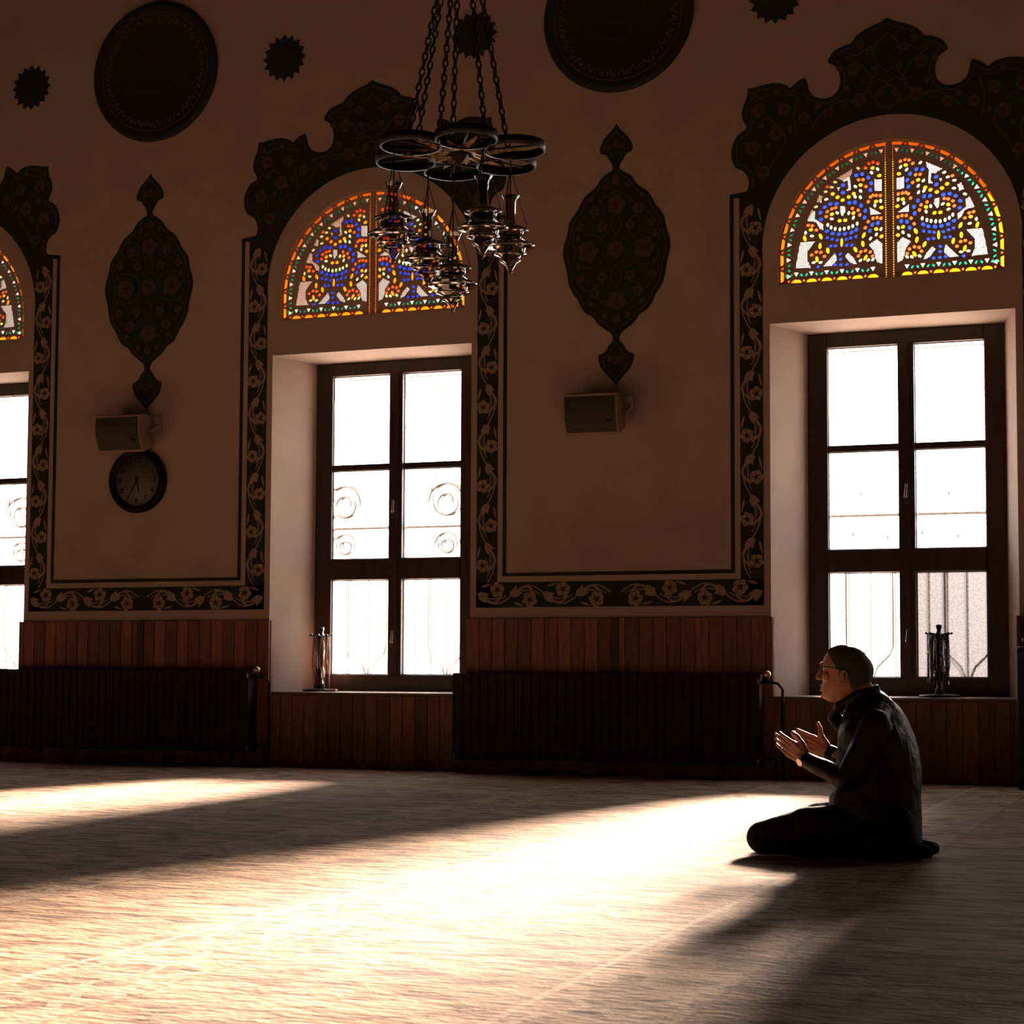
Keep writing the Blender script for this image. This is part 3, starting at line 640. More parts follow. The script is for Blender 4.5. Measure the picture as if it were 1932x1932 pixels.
def cartouche():
    base = MB(); orn = MB(); ol = smoothline(CART, 1)
    base.prism(ol+[(-x, z) for x, z in ol[::-1]], -.004, 0)
    i1 = min(range(len(ol)), key=lambda i: abs(ol[i][1]-4.47)); i2 = min(range(len(ol)), key=lambda i: abs(ol[i][1]-3.28))
    for sg in (1, -1):
        for seg in (ol[2:i1-6], ol[i1:i2+1], ol[i2+7:-1]):
            ins = inset(seg, .032); add_ribbon(orn, [(sg*min(x, -.002), z) for x, z in ins], .009, -.0062, 0)
        for q, (x, z, r) in enumerate([(-.22, 3.90, .085), (-.17, 4.20, .045), (-.17, 3.58, .045), (-.28, 4.09, .035), (-.28, 3.70, .035), (-.11, 4.08, .04), (-.11, 3.70, .04)]):
            n0 = len(orn.m); flower(orn, sg*x, z, r, q)
        for cv in ([(0, 3.45), (-.12, 3.50), (-.20, 3.62), (-.10, 3.66)], [(0, 4.35), (-.12, 4.28), (-.20, 4.16), (-.10, 4.12)], [(-.31, 3.9), (-.35, 3.8), (-.30, 3.66), (-.23, 3.60)], [(-.31, 3.9), (-.35, 4.0), (-.30, 4.12), (-.23, 4.18)], [(-.05, 3.9), (-.12, 3.8), (-.2, 3.77), (-.26, 3.78)], [(-.05, 3.9), (-.12, 4.0), (-.2, 4.03), (-.26, 4.02)], [(0, 3.78), (-.05, 3.72), (-.03, 3.66), (0, 3.62)], [(0, 4.02), (-.05, 4.08), (-.03, 4.14), (0, 4.18)]):
            add_ribbon(orn, [(sg*x, z) for x, z in smoothline(cv, 3)], .008, -.0063, 0)
        for x, z, a in ((-.09, 3.40, 2.2), (-.09, 4.38, -2.2), (-.20, 3.50, 2.5), (-.20, 4.30, -2.5), (-.30, 3.79, 1.5), (-.30, 4.0, -1.5), (-.05, 4.68, 1.2), (-.05, 3.08, -1.2)):
            bell(orn, sg*x, z, a if sg > 0 else PI-a, .030)
    for z, r in ((3.52, .075), (3.9, .07), (4.24, .075), (4.42, .035), (3.37, .035), (4.69, .035), (3.07, .035)): flower(orn, 0, z, r, z)
    o = base.build('wall_cartouche', bandm, None, (0, 0, 0)); orn.build('arabesque', [motifd, petalm, bluem, motifd], o)
    return o
c0 = cartouche()
for k, (cx, lb) in enumerate(((-P/2, 'dark oval arabesque cartouche painted on the wall above the clock'), (P/2, 'dark oval arabesque cartouche right of the chandelier'))):
    o = c0 if k == 0 else copy_tree(c0)
    o.location.x = cx; tag(o, lb, 'wall ornament', 'painted oval cartouches')
def roundel():
    base = MB(); base.lathe([(.585, 0), (.590, -.012), (.585, -.03), (.545, -.035), (.520, -.024), (.0001, -.024)][::-1], (0, 0, 0), 72, 0, 'y')
    orn = MB()
    ring = [(.50*math.cos(2*PI*k/96), .50*math.sin(2*PI*k/96)) for k in range(97)]
    add_ribbon(orn, ring, .008, -.0262, 0)
    for k in range(30):
        a = 2*PI*k/30; r1, r2 = .475, .40
        st = [(r1*math.cos(a-.09), r1*math.sin(a-.09)), (r2*math.cos(a-.02), r2*math.sin(a-.02)), (r1*math.cos(a+.02), r1*math.sin(a+.02)), ((r2+.03)*math.cos(a+.09), (r2+.03)*math.sin(a+.09))]
        add_ribbon(orn, smoothline(st, 2), [.004]+[.014]*11+[.004]*20, -.0262, 0) if False else add_ribbon(orn, smoothline(st, 2), .010, -.0262, 0)
        orn.prism(ell(r1*math.cos(a+.05)*.96, r1*math.sin(a+.05)*.96, .016, .009, 6, a), -.0268, -.0255, 0)
    sw = MB()
    for st in ([(-.25, .05), (-.1, -.05), (.1, -.06), (.22, .04), (.18, .12)], [(-.12, .2), (-.1, .02), (-.02, .0), (.02, .2)], [(.08, .24), (.09, .0)], [(-.2, -.12), (-.05, -.2), (.15, -.16), (.24, -.06)], [(-.18, .18), (-.05, .12), (.1, .16)]):
        add_ribbon(sw, smoothline(st, 3), .016, -.0262, 0)
    o = base.build('wall_roundel', bandm, None); orn.build('rim_ornament', [motifd], o)
    sw.build('brush_strokes', [mat('faint_gilding', (.022, .022, .018), .7)], o)
    return o
r0 = roundel()
for k, (x, z, lb) in enumerate(((-1.985, 5.704, 'large dark round wall plaque above the oval cartouche, upper left'), (2.035, 5.68, 'large dark round wall plaque cut by the top edge of the photo'))):
    o = r0 if k == 0 else copy_tree(r0)
    o.location = (x, 0, z); tag(o, lb, 'wall plaque', 'round wall plaques')
def rosette():
    b = MB(); pts = []
    for k in range(32):
        a = 2*PI*k/32; r = .193 if k % 2 == 0 else .155; pts.append((r*math.cos(a), r*math.sin(a)))
    b.prism(pts, -.008, 0); o = b.build('wall_rosette', bandm)
    c = MB(); c.lathe([(.0001, -.014), (.10, -.012), (.12, -.0085)], (0, 0, 0), 32, 0, 'y'); c.build('boss', bandm, o)
    return o
s0 = rosette()
for k, (x, z, lb) in enumerate(((-3.212, 5.71, 'small dark star rosette left of the upper left round plaque'), (-.786, 5.684, 'small dark star rosette above the left stained glass crown'), (.867, 5.675, 'small dark star rosette behind the chandelier chains'), (3.234, 5.66, 'small dark star rosette cut by the top edge'))):
    o = s0 if k == 0 else copy_tree(s0)
    o.location = (x, 0, z); tag(o, lb, 'wall ornament', 'star rosettes')

# ------------------------------------------------------------ wall clock
CK = V(-2.075, 0, 2.297)
ck = empty('wall_clock', CK, 'round black-rimmed wall clock showing twenty-five to six under a loudspeaker', 'clock')
m_ = MB(); m_.lathe([(.262, 0), (.268, -.03), (.258, -.055), (.235, -.062), (.212, -.052), (.205, -.036)][::-1]+[], (0, 0, 0), 64, 0, 'y'); m_.build('rim', clockb, ck)
m_ = MB(); m_.lathe([(.0001, -.038), (.207, -.036), (.207, -.02)], (0, 0, 0), 64, 0, 'y'); dial = m_.build('dial', clockd, ck)
for h in range(1, 13):
    cu = bpy.data.curves.new('numeral', 'FONT'); cu.body = str(h); cu.size = .062; cu.align_x = 'CENTER'; cu.align_y = 'CENTER'; cu.extrude = .0008
    to = bpy.data.objects.new('numeral', cu); C.objects.link(to)
    me = bpy.data.meshes.new_from_object(to.evaluated_get(bpy.context.evaluated_depsgraph_get())); bpy.data.objects.remove(to)
    a = PI/2-h*PI/6; o = bpy.data.objects.new('numeral', me); C.objects.link(o); me.materials.clear(); me.materials.append(clockb)
    o.rotation_euler = (PI/2, 0, 0); o.location = (.166*math.cos(a), -.0395, .166*math.sin(a)); o.parent = dial
for nm, ang, L, wd, y in (('hour_hand', 167, .10, .016, -.043), ('minute_hand', 210, .155, .010, -.046)):
    a = math.radians(90-ang); m_ = MB(); d = V(math.cos(a), 0, math.sin(a)); n = V(-d.z, 0, d.x)
    pts = [d*-.03+n*wd*.5, d*-.03-n*wd*.5, d*L-n*wd*.25, d*L+n*wd*.25]; m_.prism([(p.x, p.z) for p in pts], y, y+.002); m_.build(nm, clockb, ck)
m_ = MB(); m_.lathe([(.0001, -.05), (.012, -.048), (.012, -.036)], (0, 0, 0), 16, 0, 'y'); m_.build('hand_cap', clockb, ck)

# ------------------------------------------------------------ loudspeakers
def speaker():
    root = bpy.data.objects.new('loudspeaker', None); C.objects.link(root)
    W, H = .205, .155
    def prof(side): return None
    c = MB(); n = 9
    # side outline (y,z) with a bowed front, extruded across x
    side = [(.0, H*.82), (-.15, H), (-.175, H*.97)]+[(-.175-.030*math.cos(PI/2*(2*k/n-1)), H*.9*(1-2*k/n)) for k in range(n+1)]+[(-.175, -H*.97), (-.15, -H), (.0, -H*.82)]
    k = len(side)
    c.add([(-W, y, z) for y, z in side]+[(W, y, z) for y, z in side], [tuple(range(k)), tuple(range(2*k-1, k-1, -1))]+[(i+k, (i+1) % k+k, (i+1) % k, i) for i in range(k)])
    o = c.build('case', speakm, root); bv = o.modifiers.new('bevel', 'BEVEL'); bv.width = .006; bv.segments = 2; bv.limit_method = 'ANGLE'
    g = MB(); fr = [(-.180-.032*math.cos(PI/2*(2*q/n-1)), H*.86*(1-2*q/n)) for q in range(n+1)]
    k = n+1; w2 = W*.93
    g.add([(-w2, y, z) for y, z in fr]+[(w2, y, z) for y, z in fr]+[(-w2, y+.006, z) for y, z in fr]+[(w2, y+.006, z) for y, z in fr], [(i, i+1, i+1+k, i+k) for i in range(k-1)]+[(0, k, 3*k, 2*k), (k-1, 3*k-1, 4*k-1, 2*k-1)]+[(i, i+2*k, i+1+2*k, i+1) for i in range(k-1)]+[(i+k, i+1+k, i+1+3*k, i+3*k) for i in range(k-1)])
    g.build('grille', grillem, root)
    b = MB(); b.box(.165, .188, -.16, -.11, -.02, .02)
    b.tube([(W+.005, -.08, 0), (W+.03, -.08, 0), (W+.03, .03, .02), (W+.03, .075, .03)], .010, 8); b.box(W+.0, W+.06, .066, .085, -.05, .10)
    b.build('bracket', speakm, root)
    t = MB(); t.box(.12, .165, -.2135, -.2095, -.055, -.035); t.build('badge', clockb, root)
    return root
sp = speaker()
for k, (x, z, lb) in enumerate(((-2.12, 2.70, 'tilted wall loudspeaker directly above the round clock'), (1.90, 2.675, 'tilted wall loudspeaker on the panel right of the lamps'))):
    o = sp if k == 0 else copy_tree(sp)
    o.location = (x, -.09, z); o.rotation_euler = (math.radians(14), 0, math.radians(3)); tag(o, lb, 'speaker', 'wall loudspeakers')

# ------------------------------------------------------------ radiators
def radiator():
    root = bpy.data.objects.new('radiator', None); C.objects.link(root)
    L, z0, z1 = 2.315, .115, .755; n = 34; b = MB(); p = L/n
    for k in range(n):
        x = k*p; b.prism([(x+.004, z0), (x+p-.004, z0), (x+p-.004, z1-.006), (x+p-.012, z1), (x+.012, z1), (x+.004, z1-.006)], -.175, -.155)
        b.box(x+.016, x+p-.016, -.155, -.075, z0+.02, z1-.02)
    b.box(.0, L, -.158, -.150, z0+.01, z1-.01)
    b.tube([(0, -.115, z1-.05), (L, -.115, z1-.05)], .022, 10); b.tube([(0, -.115, z0+.05), (L, -.115, z0+.05)], .022, 10)
    b.build('heating_panel', radm, root)
    for xa in (-.012, L): e = MB(); e.box(xa, xa+.012, -.18, -.07, z0, z1+.003); e.build('end_cover', radm, root)
    k_ = MB(); k_.lathe([(.0001, .026), (.020, .024), (.030, .008), (.030, -.012), (.022, -.026), (.014, -.03)][::-1], (L+.055, -.13, z1+.005), 20); k_.build('thermostat_knob', brassm, root)
    v = MB(); v.tube([(L, -.115, z1-.05), (L+.055, -.115, z1-.05), (L+.055, -.125, z1-.02)], .013, 10)
    v.tube([(L+.055, -.115, z1-.05), (L+.13, -.115, z1-.06), (L+.165, -.115, z1-.10), (L+.165, -.115, .0)], .011, 10); v.tube([(L, -.115, z0+.05), (L+.12, -.115, z0+.05), (L+.125, -.115, 0)], .011, 10); v.build('pipe', radm, root)
    for x, z in ((L+.004, z1-.045), (L+.004, z0+.03), (.0, z0+.02)):
        c = MB(); c.cone((x, -.176, z-.013), (x, -.176, z+.013), .008, .008, 10); c.build('bleed_cap', valvem, root)
    for x in (.3, L-.3): s = MB(); s.box(x-.015, x+.015, -.155, -.04, z0-.01, z0+.02); s.box(x-.015, x+.015, -.045, -.034, z0-.05, z1-.1); s.build('wall_bracket', radm, root)
    return root
rd = radiator()
for k, (x, lb) in enumerate(((-3.267, 'long black radiator below the clock wall panel'), (.806, 'long black radiator left of the kneeling man'))):
    o = rd if k == 0 else copy_tree(rd)
    o.location = (x, 0, 0 if k == 0 else -.017); tag(o, lb, 'radiator', 'wall radiators')

# ------------------------------------------------------------ unidentified dark shape at the right edge, built as a cabinet
cb = empty('wall_cabinet', (5.07, -.3, 0), 'unidentified dark upright shape, built as a cabinet, at the right edge of the photo', 'cabinet')
m_ = MB(); m_.box(-.15, .55, -.2, .26, 0, .935); o = m_.build('cabinet_body', cabm, cb); bv = o.modifiers.new('bevel', 'BEVEL'); bv.width = .02; bv.segments = 4
m_ = MB(); m_.box(-.135, .5, -.15, .26, .935, 1.13); o = m_.build('upper_shelf', cabm, cb)
m_ = MB(); m_.box(-.11, .19, -.215, -.2, .05, .84); d1 = m_.build('door', cabm, cb)
m_ = MB(); m_.box(.21, .51, -.215, -.2, .05, .84); d2 = m_.build('door', cabm, cb)
m_ = MB(); m_.ball((.15, -.23, .5), .016); m_.build('knob', brassm, d1)
m_ = MB(); m_.ball((-.105, -.165, .975), .014); m_.build('knob', brassm, cb)
m_ = MB(); m_.ball((.25, -.23, .5), .016); m_.build('knob', brassm, d2)

# ------------------------------------------------------------ prayer bead stands on the sills
def bead_string(name, pts, r, step, parent=None, origin=(0, 0, 0)):
    pts = [Vector(p) for p in pts]; seg = []; tot = 0
    for a, b in zip(pts, pts[1:]): seg.append((tot, a, b)); tot += (b-a).length
    m = MB(); d = 0
    while d < tot:
        for t, a, b in seg:
            if t <= d <= t+(b-a).length: m.ball(a+(b-a)*((d-t)/(b-a).length), r, 6); break
        d += step
    m.tube(pts, r*.35, 4)
    # tassel
    p = pts[len(pts)//2]; m.cone(p+V(0, 0, -.006), p+V(0, 0, -.05), .004, .007, 6)
    return m
def bead_stand(loc, label, seed, n, lit):
    rnd = random.Random(seed)
    st = empty('prayer_bead_stand', loc, label, 'stand', 'prayer bead stands')
    m = MB(); m.lathe([(.0001, .0), (.142, 0), (.145, .008), (.138, .018), (.05, .024), (.0001, .026)], (0, 0, 0), 40); m.build('base', blackm, st)
    m = MB(); m.lathe([(.034, .02), (.036, .05), (.018, .07), (.016, .10), (.028, .12), (.03, .16), (.019, .20), (.024, .28), (.03, .34), (.022, .40), (.032, .425), (.034, .44), (.018, .452), (.014, .47), (.022, .49), (.02, .507), (.0001, .51)], (0, 0, 0), 20); m.build('turned_post', blackm, st)
    m = MB()
    for k in range(4):
        a = k*PI/4+.2; d = V(math.cos(a), math.sin(a), 0)*.088
        m.tube([-d+V(0, 0, .446), V(0, 0, .438), d+V(0, 0, .446)], .0055, 8)
        for s_ in (-1, 1): m.ball(d*s_+V(0, 0, .448), .009, 8)
    m.build('hook_arms', blackm, st)
    for k in range(n):
        a = 2*PI*k/n+rnd.uniform(-.15, .15); r = rnd.uniform(.048, .082); L = rnd.uniform(.22, .37); sp_ = rnd.uniform(.008, .018)
        c = Vector(loc)+V(r*math.cos(a), r*math.sin(a), .437); tx = V(-math.sin(a), math.cos(a), 0)
        pts = [c-tx*.003, c-tx*sp_+V(0, 0, -L*.4), c-tx*sp_*1.3+V(0, 0, -L*.8), c+V(0, 0, -L), c+tx*sp_*1.3+V(0, 0, -L*.8), c+tx*sp_+V(0, 0, -L*.4), c+tx*.003]
        b = bead_string('prayer_beads', pts, .0062, .0118); b = b.build('prayer_beads', beadl if lit else (beadm if k % 3 else blackm), None, c)
        tag(b, 'string of prayer beads hanging from the stand ' + ('on the sill below the glass lamps' if lit else 'on the sill behind the man'), 'prayer beads', 'prayer beads, ' + ('lamp window' if lit else 'man window'))
bead_stand((4.335, .16, HS), 'dark prayer bead stand on the sill right of the man', 4, 16, False)
bead_stand((-.50, .20, HS), 'dark prayer bead stand in the left corner of the sill under the lamps', 9, 11, True)
m_ = MB(); m_.box(-.034, .034, -.02, .02, 0, .022); o = m_.build('card_box', pinkm, None); o.location = (-.345, .10, HS); o.rotation_euler.z = .1
tag(o, 'small pinkish box lying on the sill beside the bead stand', 'box'); bv = o.modifiers.new('bevel', 'BEVEL'); bv.width = .003

# ------------------------------------------------------------ chandelier
CH = V(2.60, -4.45, 3.38)
Rv = V(.934, .356, 0); Fv = V(-.356, .934, 0)
ch = empty('chandelier', CH, 'black hooped chandelier with a gilded star hanging from chains', 'chandelier')
hoops = []
for k in range(6):
    a = math.radians(-22+60*k); c = (Rv*math.cos(a)+Fv*math.sin(a))*.30; hoops.append(c)
    m = MB(); m.lathe([(.146, -.022), (.156, -.022), (.156, .022), (.146, .022), (.146, -.022)], c, 40, cap=False); m.build('hoop', blackm, ch)
    m = MB(); t = c.normalized(); m.tube([c*.1, c-t*.15], .010, 8); m.tube([c-t*.15, c+t*.15], .006, 6); m.build('arm', blackm, ch)
m = MB(); m.lathe([(.155, -.016), (.162, -.016), (.162, .016), (.155, .016), (.155, -.016)], (0, 0, 0), 48, cap=False); m.lathe([(.0001, -.06), (.02, -.05), (.045, -.02), (.05, .02), (.03, .06), (.0001, .08)], (0, 0, 0), 24); m.build('centre_ring', blackm, ch)
m = MB()
for k in range(12):
    a = 2*PI*k/12+math.radians(8); L = .32 if k % 2 == 0 else .24; d = V(math.cos(a), math.sin(a), 0); n_ = V(-d.y, d.x, 0); w_ = .036
    v = [d*.05-n_*w_*.6, d*.14-n_*w_, d*L, d*.14+n_*w_, d*.05+n_*w_*.6, d*.12+V(0, 0, .022), d*.12+V(0, 0, -.022)]
    m.add(v, [(0, 1, 5), (1, 2, 5), (2, 3, 5), (3, 4, 5), (4, 0, 5), (1, 0, 6), (2, 1, 6), (3, 2, 6), (4, 3, 6), (0, 4, 6)])
m.build('gilded_star', goldm, ch)
def chain(m, a, b, lw=.011, ll=.034, r=.0035):
    a = Vector(a); b = Vector(b); d = b-a; L = d.length; d /= L; n = int(L/(ll*.78)); q = d.orthogonal().normalized(); q2 = d.cross(q)
    for k in range(n):
        c = a+d*L*(k+.5)/n; s_ = q if k % 2 else q2
        m.tube([c+d*ll*.5*math.cos(t)+s_*lw*math.sin(t) for t in [2*PI*j/8 for j in range(8)]], r, 4, closed=True)
apex = V(0, 0, 1.43)
for ang in (195, 250, 300, 100, 20, 150):
    a = math.radians(ang); d = (Rv*math.cos(a)+Fv*math.sin(a))*.27
    m = MB(); chain(m, d+V(0, 0, .02), apex, .013, .052, .0058); m.build('chain', blackm, ch)
m = MB(); m.lathe([(.0001, -.04), (.03, -.03), (.05, 0), (.02, .04), (.012, .06)], apex, 16); m.tube([apex+V(0, 0, .05), V(0, 0, CEIL-CH.z)], .012, 8); m.build('drop_rod', blackm, ch)

def glass_lamp():
    root = bpy.data.objects.new('glass_lamp', None); C.objects.link(root)
    g = MB()
    prof = [(.046, .262), (.038, .248), (.028, .225), (.024, .190), (.026, .150), (.030, .118), (.060, .100), (.088, .090), (.094, .082), (.090, .076), (.072, .072), (.064, .062), (.070, .048), (.076, .034), (.090, .024), (.118, .010), (.127, .002), (.124, -.005), (.098, -.009), (.080, -.016), (.074, -.028), (.082, -.036), (.084, -.043), (.066, -.048), (.052, -.056), (.049, -.068), (.054, -.075), (.050, -.081), (.034, -.088), (.026, -.100), (.014, -.118), (.008, -.128), (.0001, -.131)]
    inner = [(max(r-.004, .0001), h+.001) for r, h in prof[:-1]]+[(.0001, -.124)]
    g.lathe(prof+inner[::-1], (0, 0, 0), 36)
    # open rim is closed by the inner skin meeting the outer one
    g.build('glass_bowl', lampglass, root)
    f = MB(); f.lathe([(.0001, -.152), (.006, -.148), (.005, -.140), (.012, -.134), (.010, -.126), (.0001, -.122)], (0, 0, 0), 12); f.build('finial', goldm, root)
    s = MB(); s.lathe([(.0001, -.02), (.018, -.02), (.018, .030), (.0001, .032)], (0, 0, 0), 12); s.tube([(0, 0, .03), (0, 0, .40)], .0035, 6); s.build('bulb_holder', blackm, root)
    r = MB()
    r.lathe([(.090, .078), (.095, .078), (.095, .086), (.090, .086), (.090, .078)], (0, 0, 0), 32, cap=False)
    r.build('collar', blackm, root)
    for k in range(3):
        a = 2*PI*k/3+.5; w_ = MB(); w_.tube([(.093*math.cos(a), .093*math.sin(a), .082), (.004*math.cos(a), .004*math.sin(a), .395)], .0022, 5); w_.build('suspension_wire', blackm, root)
    return root
gl0 = glass_lamp()
Ls = [(-.325, -.10, 2.935, 'leftmost tiered clear glass lamp under the chandelier'), (-.17, .25, 2.885, 'tiered clear glass lamp second from left, over the stained glass'),
      (-.03, .0, 2.705, 'lowest hanging tiered glass lamp, at the middle of the group'), (.126, -.26, 2.93, 'tiered clear glass lamp fourth from left, highest on the right'), (.26, .10, 2.925, 'rightmost tiered clear glass lamp, against bare wall')]
for k, (a, b, z, lb) in enumerate(Ls):
    o = gl0 if k == 0 else copy_tree(gl0)
    q = CH+Rv*a+Fv*b; o.location = (q.x, q.y, z); tag(o, lb, 'hanging lamp', 'glass lamps under the chandelier')
m = MB(); q = CH+Rv*-.03; m_ = MB(); chain(m_, (q.x-CH.x, q.y-CH.y, 2.705+.395-CH.z), (q.x-CH.x, q.y-CH.y, -.03), .009, .04, .003); m_.build('centre_chain', blackm, ch)
m = MB()
for k in (0, 1, 3, 4):
    a, b, z, lb = Ls[k]; q = Rv*a+Fv*b; m.tube([(q.x, q.y, z+.39-CH.z), (q.x, q.y, -.0)], .004, 5)
    c = min(hoops, key=lambda h: (h-q).length); t = (c-q); m.tube([q+V(0, 0, -.005), c*0+V(q.x*.2, q.y*.2, -.005)], .005, 5)
m.build('lamp_hook', blackm, ch)

# ------------------------------------------------------------ the kneeling man
YC = -5.17; KS = (YC+12.904)/(-5+12.904)
def TX(x, y=None): return CAM.x+(x-CAM.x)*KS
def TZ(z): return .77+(z-.77)*KS-.0168*(1-min(1, max(0, z/.3)))
ORG = V(4.66, YC, 0)
def remesh(mb, name, m, parent, vox, sm=6, disp=None):
    o = mb.build(name, m, parent, ORG)
    r = o.modifiers.new('remesh', 'REMESH'); r.mode = 'VOXEL'; r.voxel_size = vox; r.use_smooth_shade = True
    s_ = o.modifiers.new('smooth', 'SMOOTH'); s_.iterations = sm; s_.factor = .5
    if disp:
        tx = bpy.data.textures.new(name+'_folds', 'CLOUDS'); tx.noise_scale = disp[1]; tx.noise_depth = 3
        d = o.modifiers.new('folds', 'DISPLACE'); d.texture = tx; d.strength = disp[0]; d.mid_level = .5; d.texture_coords = 'LOCAL'
    return o
def loft(mb, sl, n=28, ex=2.4):
    """slices: z, x front, x back, half width, [y centre]"""
    vs = []
    for s_ in sl:
        z, xf, xb, wd = s_[:4]; yc = s_[4] if len(s_) > 4 else YC; cx = (xf+xb)/2; hx = (xb-xf)/2
        for j in range(n):
            a = 2*PI*j/n; c, s = math.cos(a), math.sin(a)
            vs.append((cx+hx*math.copysign(abs(c)**(2/ex), c), yc+wd*math.copysign(abs(s)**(2/ex), s), z))
    k = len(sl); fs = [(i*n+j, i*n+(j+1) % n, (i+1)*n+(j+1) % n, (i+1)*n+j) for i in range(k-1) for j in range(n)]
    fs += [tuple(range(n))[::-1], tuple(range((k-1)*n, k*n))]
    if sl[0][0] > sl[-1][0]: fs = [f[::-1] for f in fs]
    mb.add(vs, fs, 0, True)
    return vs
HEAD = [(.634, 4.578, 4.655, .026), (.645, 4.556, 4.672, .040), (.66, 4.546, 4.690, .050), (.68, 4.543, 4.712, .060), (.70, 4.544, 4.732, .067), (.72, 4.544, 4.745, .071), (.74, 4.547, 4.752, .074), (.76, 4.549, 4.757, .076), (.780, 4.548, 4.757, .077), (.80, 4.544, 4.752, .078), (.82, 4.551, 4.742, .076), (.838, 4.560, 4.728, .071), (.853, 4.572, 4.712, .061), (.865, 4.590, 4.692, .047), (.874, 4.612, 4.660, .026), (.8775, 4.628, 4.642, .010)]
HEAD = [(TZ(z), TX(a), TX(b), w_) for z, a, b, w_ in HEAD]
def P3(x, dy, z): return V(TX(x), YC+dy, TZ(z))
def hand(mb, W, d, u, side, tips, thumb, curl=.25):
    """wrist point, finger direction, thumb-side direction; side=+1 if the palm normal has +y"""
    d = Vector(d).normalized(); u = Vector(u); u = (u-d*u.dot(d)).normalized(); n = d.cross(u)
    if n.y*side < 0: n = -n
    W = Vector(W)
    mb.cone(W-d*.03, W+d*.02, .024, .025, 14)
    for k, t in enumerate((-.030, -.010, .010, .029)):      # palm as four metacarpals, wider at the knuckles
        a = W+d*.012+u*t*.55; b = W+d*(.088-abs(k-1.7)*.005)+u*t
        mb.cone(a, b, .0165, .0115, 12)
        mb.cone(a+n*.006, b+n*.003, .013, .010, 12)
    L = (.062, .072, .078, .070)
    for k, t in enumerate((-.030, -.010, .010, .029)):
        p = W+d*(.088-abs(k-1.7)*.005)+u*t; dd = (d+u*(-t*1.5)).normalized(); l = L[k]*1.06; r = .0088-.0006*(3-k)*.6
        ang = curl*.5
        for q, (fr_, r2) in enumerate(((.45, .95), (.30, .85), (.25, .72))):
            e = p+(dd*math.cos(ang)+n*math.sin(ang))*l*fr_
            mb.cone(p, e, r*(1-.08*q), r*r2, 10); p = e; ang += curl*(.5+.25*tips)
    # thenar and thumb
    b0 = W+d*.018+u*.022+n*.006; b1 = W+d*.052+u*.045+n*.012
    mb.cone(b0, b1, .019, .0135, 12)
    t1 = W+d*thumb[0]+u*thumb[1]+n*thumb[2]; t2 = W+d*thumb[3]+u*thumb[4]+n*thumb[5]
    mb.cone(b1, t1, .0125, .0105, 12); mb.cone(t1, t2, .0105, .0082, 12)
bd = MB()
loft(bd, HEAD)
# face: brow, nose, lips, chin, cheeks, ears
bd.cone(P3(4.546, -.034, .797), P3(4.540, 0, .799), .008, .009, 10); bd.cone(P3(4.546, .034, .797), P3(4.540, 0, .799), .008, .009, 10)
bd.cone(P3(4.546, 0, .788), P3(4.525, 0, .748), .0085, .0098, 10); bd.cone(P3(4.550, 0, .75), P3(4.5225, 0, .739), .017, .0102, 12)
for s_ in (-1, 1):
    bd.ball(P3(4.537, s_*.013, .736), (.011, .008, .008), 10); bd.ball(P3(4.575, s_*.044, .745), (.026, .024, .026), 12)
    bd.cone(P3(4.5385, 0, .7065), P3(4.554, s_*.022, .701), .0085, .006, 10); bd.cone(P3(4.5395, 0, .688), P3(4.554, s_*.020, .690), .0085, .006, 10)
    # ear: rim, bowl and lobe
    ec = V(TX(4.649), YC+s_*.079, TZ(.740)); rim = []
    for k in range(13):
        a = math.radians(-70+k*25); rim.append(ec+V(.017*math.cos(a)+.004*math.sin(a)*1, s_*(.006+.006*math.cos(a)), .028*math.sin(a)))
    bd.tube(rim, .0048, 8); bd.ball(ec+V(-.002, 0, 0), (.012, .006, .022), 10); bd.ball(ec+V(-.006, s_*.002, -.026), (.007, .005, .008), 8)
    bd.ball(P3(4.571, s_*.031, .778), (.012, .014, .010), 10)
bd.ball(P3(4.550, 0, .662), (.016, .020, .014), 12)
bd.ball(P3(4.640, 0, .655), (.05, .05, .03), 14)
# neck, trunk, arms, legs under the clothes
bd.cone(P3(4.700, 0, .70), P3(4.745, 0, .60), .056, .060, 18)
loft(bd, [(TZ(z), TX(a), TX(b), w_) for z, a, b, w_ in [(.03, 4.74, 4.90, .13), (.12, 4.70, 4.92, .16), (.22, 4.68, 4.92, .15), (.32, 4.68, 4.92, .145), (.42, 4.68, 4.915, .165), (.5, 4.69, 4.90, .185), (.56, 4.70, 4.88, .175), (.60, 4.71, 4.85, .12), (.63, 4.72, 4.81, .06)]])
armsN = [P3(4.80, -.185, .545), P3(4.69, -.235, .315), P3(4.495, -.125, .392)]
armsF = [P3(4.80, .185, .545), P3(4.70, .235, .33), P3(4.535, .135, .418)]
for A in (armsN, armsF): bd.cone(A[0], A[1], .040, .030, 14); bd.cone(A[1], A[2], .030, .021, 14)
hand(bd, armsN[2], (-.79, .07, .53), (.38, -.30, .86), 1, .6, (.085, .060, .010, .108, .058, .014), .15)
hand(bd, armsF[2], (-.86, -.05, .40), (.30, .30, .88), -1, .6, (.070, .075, .006, .088, .090, .008), .16)
for s_ in (-1, 1):
    bd.cone(P3(4.84, s_*.10, .13), P3(4.335, s_*.155, .075), .085, .052, 16); bd.cone(P3(4.335, s_*.155, .055), P3(4.86, s_*.10, .05), .045, .032, 14)
    bd.cone(P3(4.87, s_*.10, .045), P3(4.985, s_*.085, .028), .030, .022, 12)
person = remesh(bd, 'person', skinm, None, .0030, 2)
tag(person, 'kneeling man in dark jacket and glasses raising open hands in prayer', 'person')
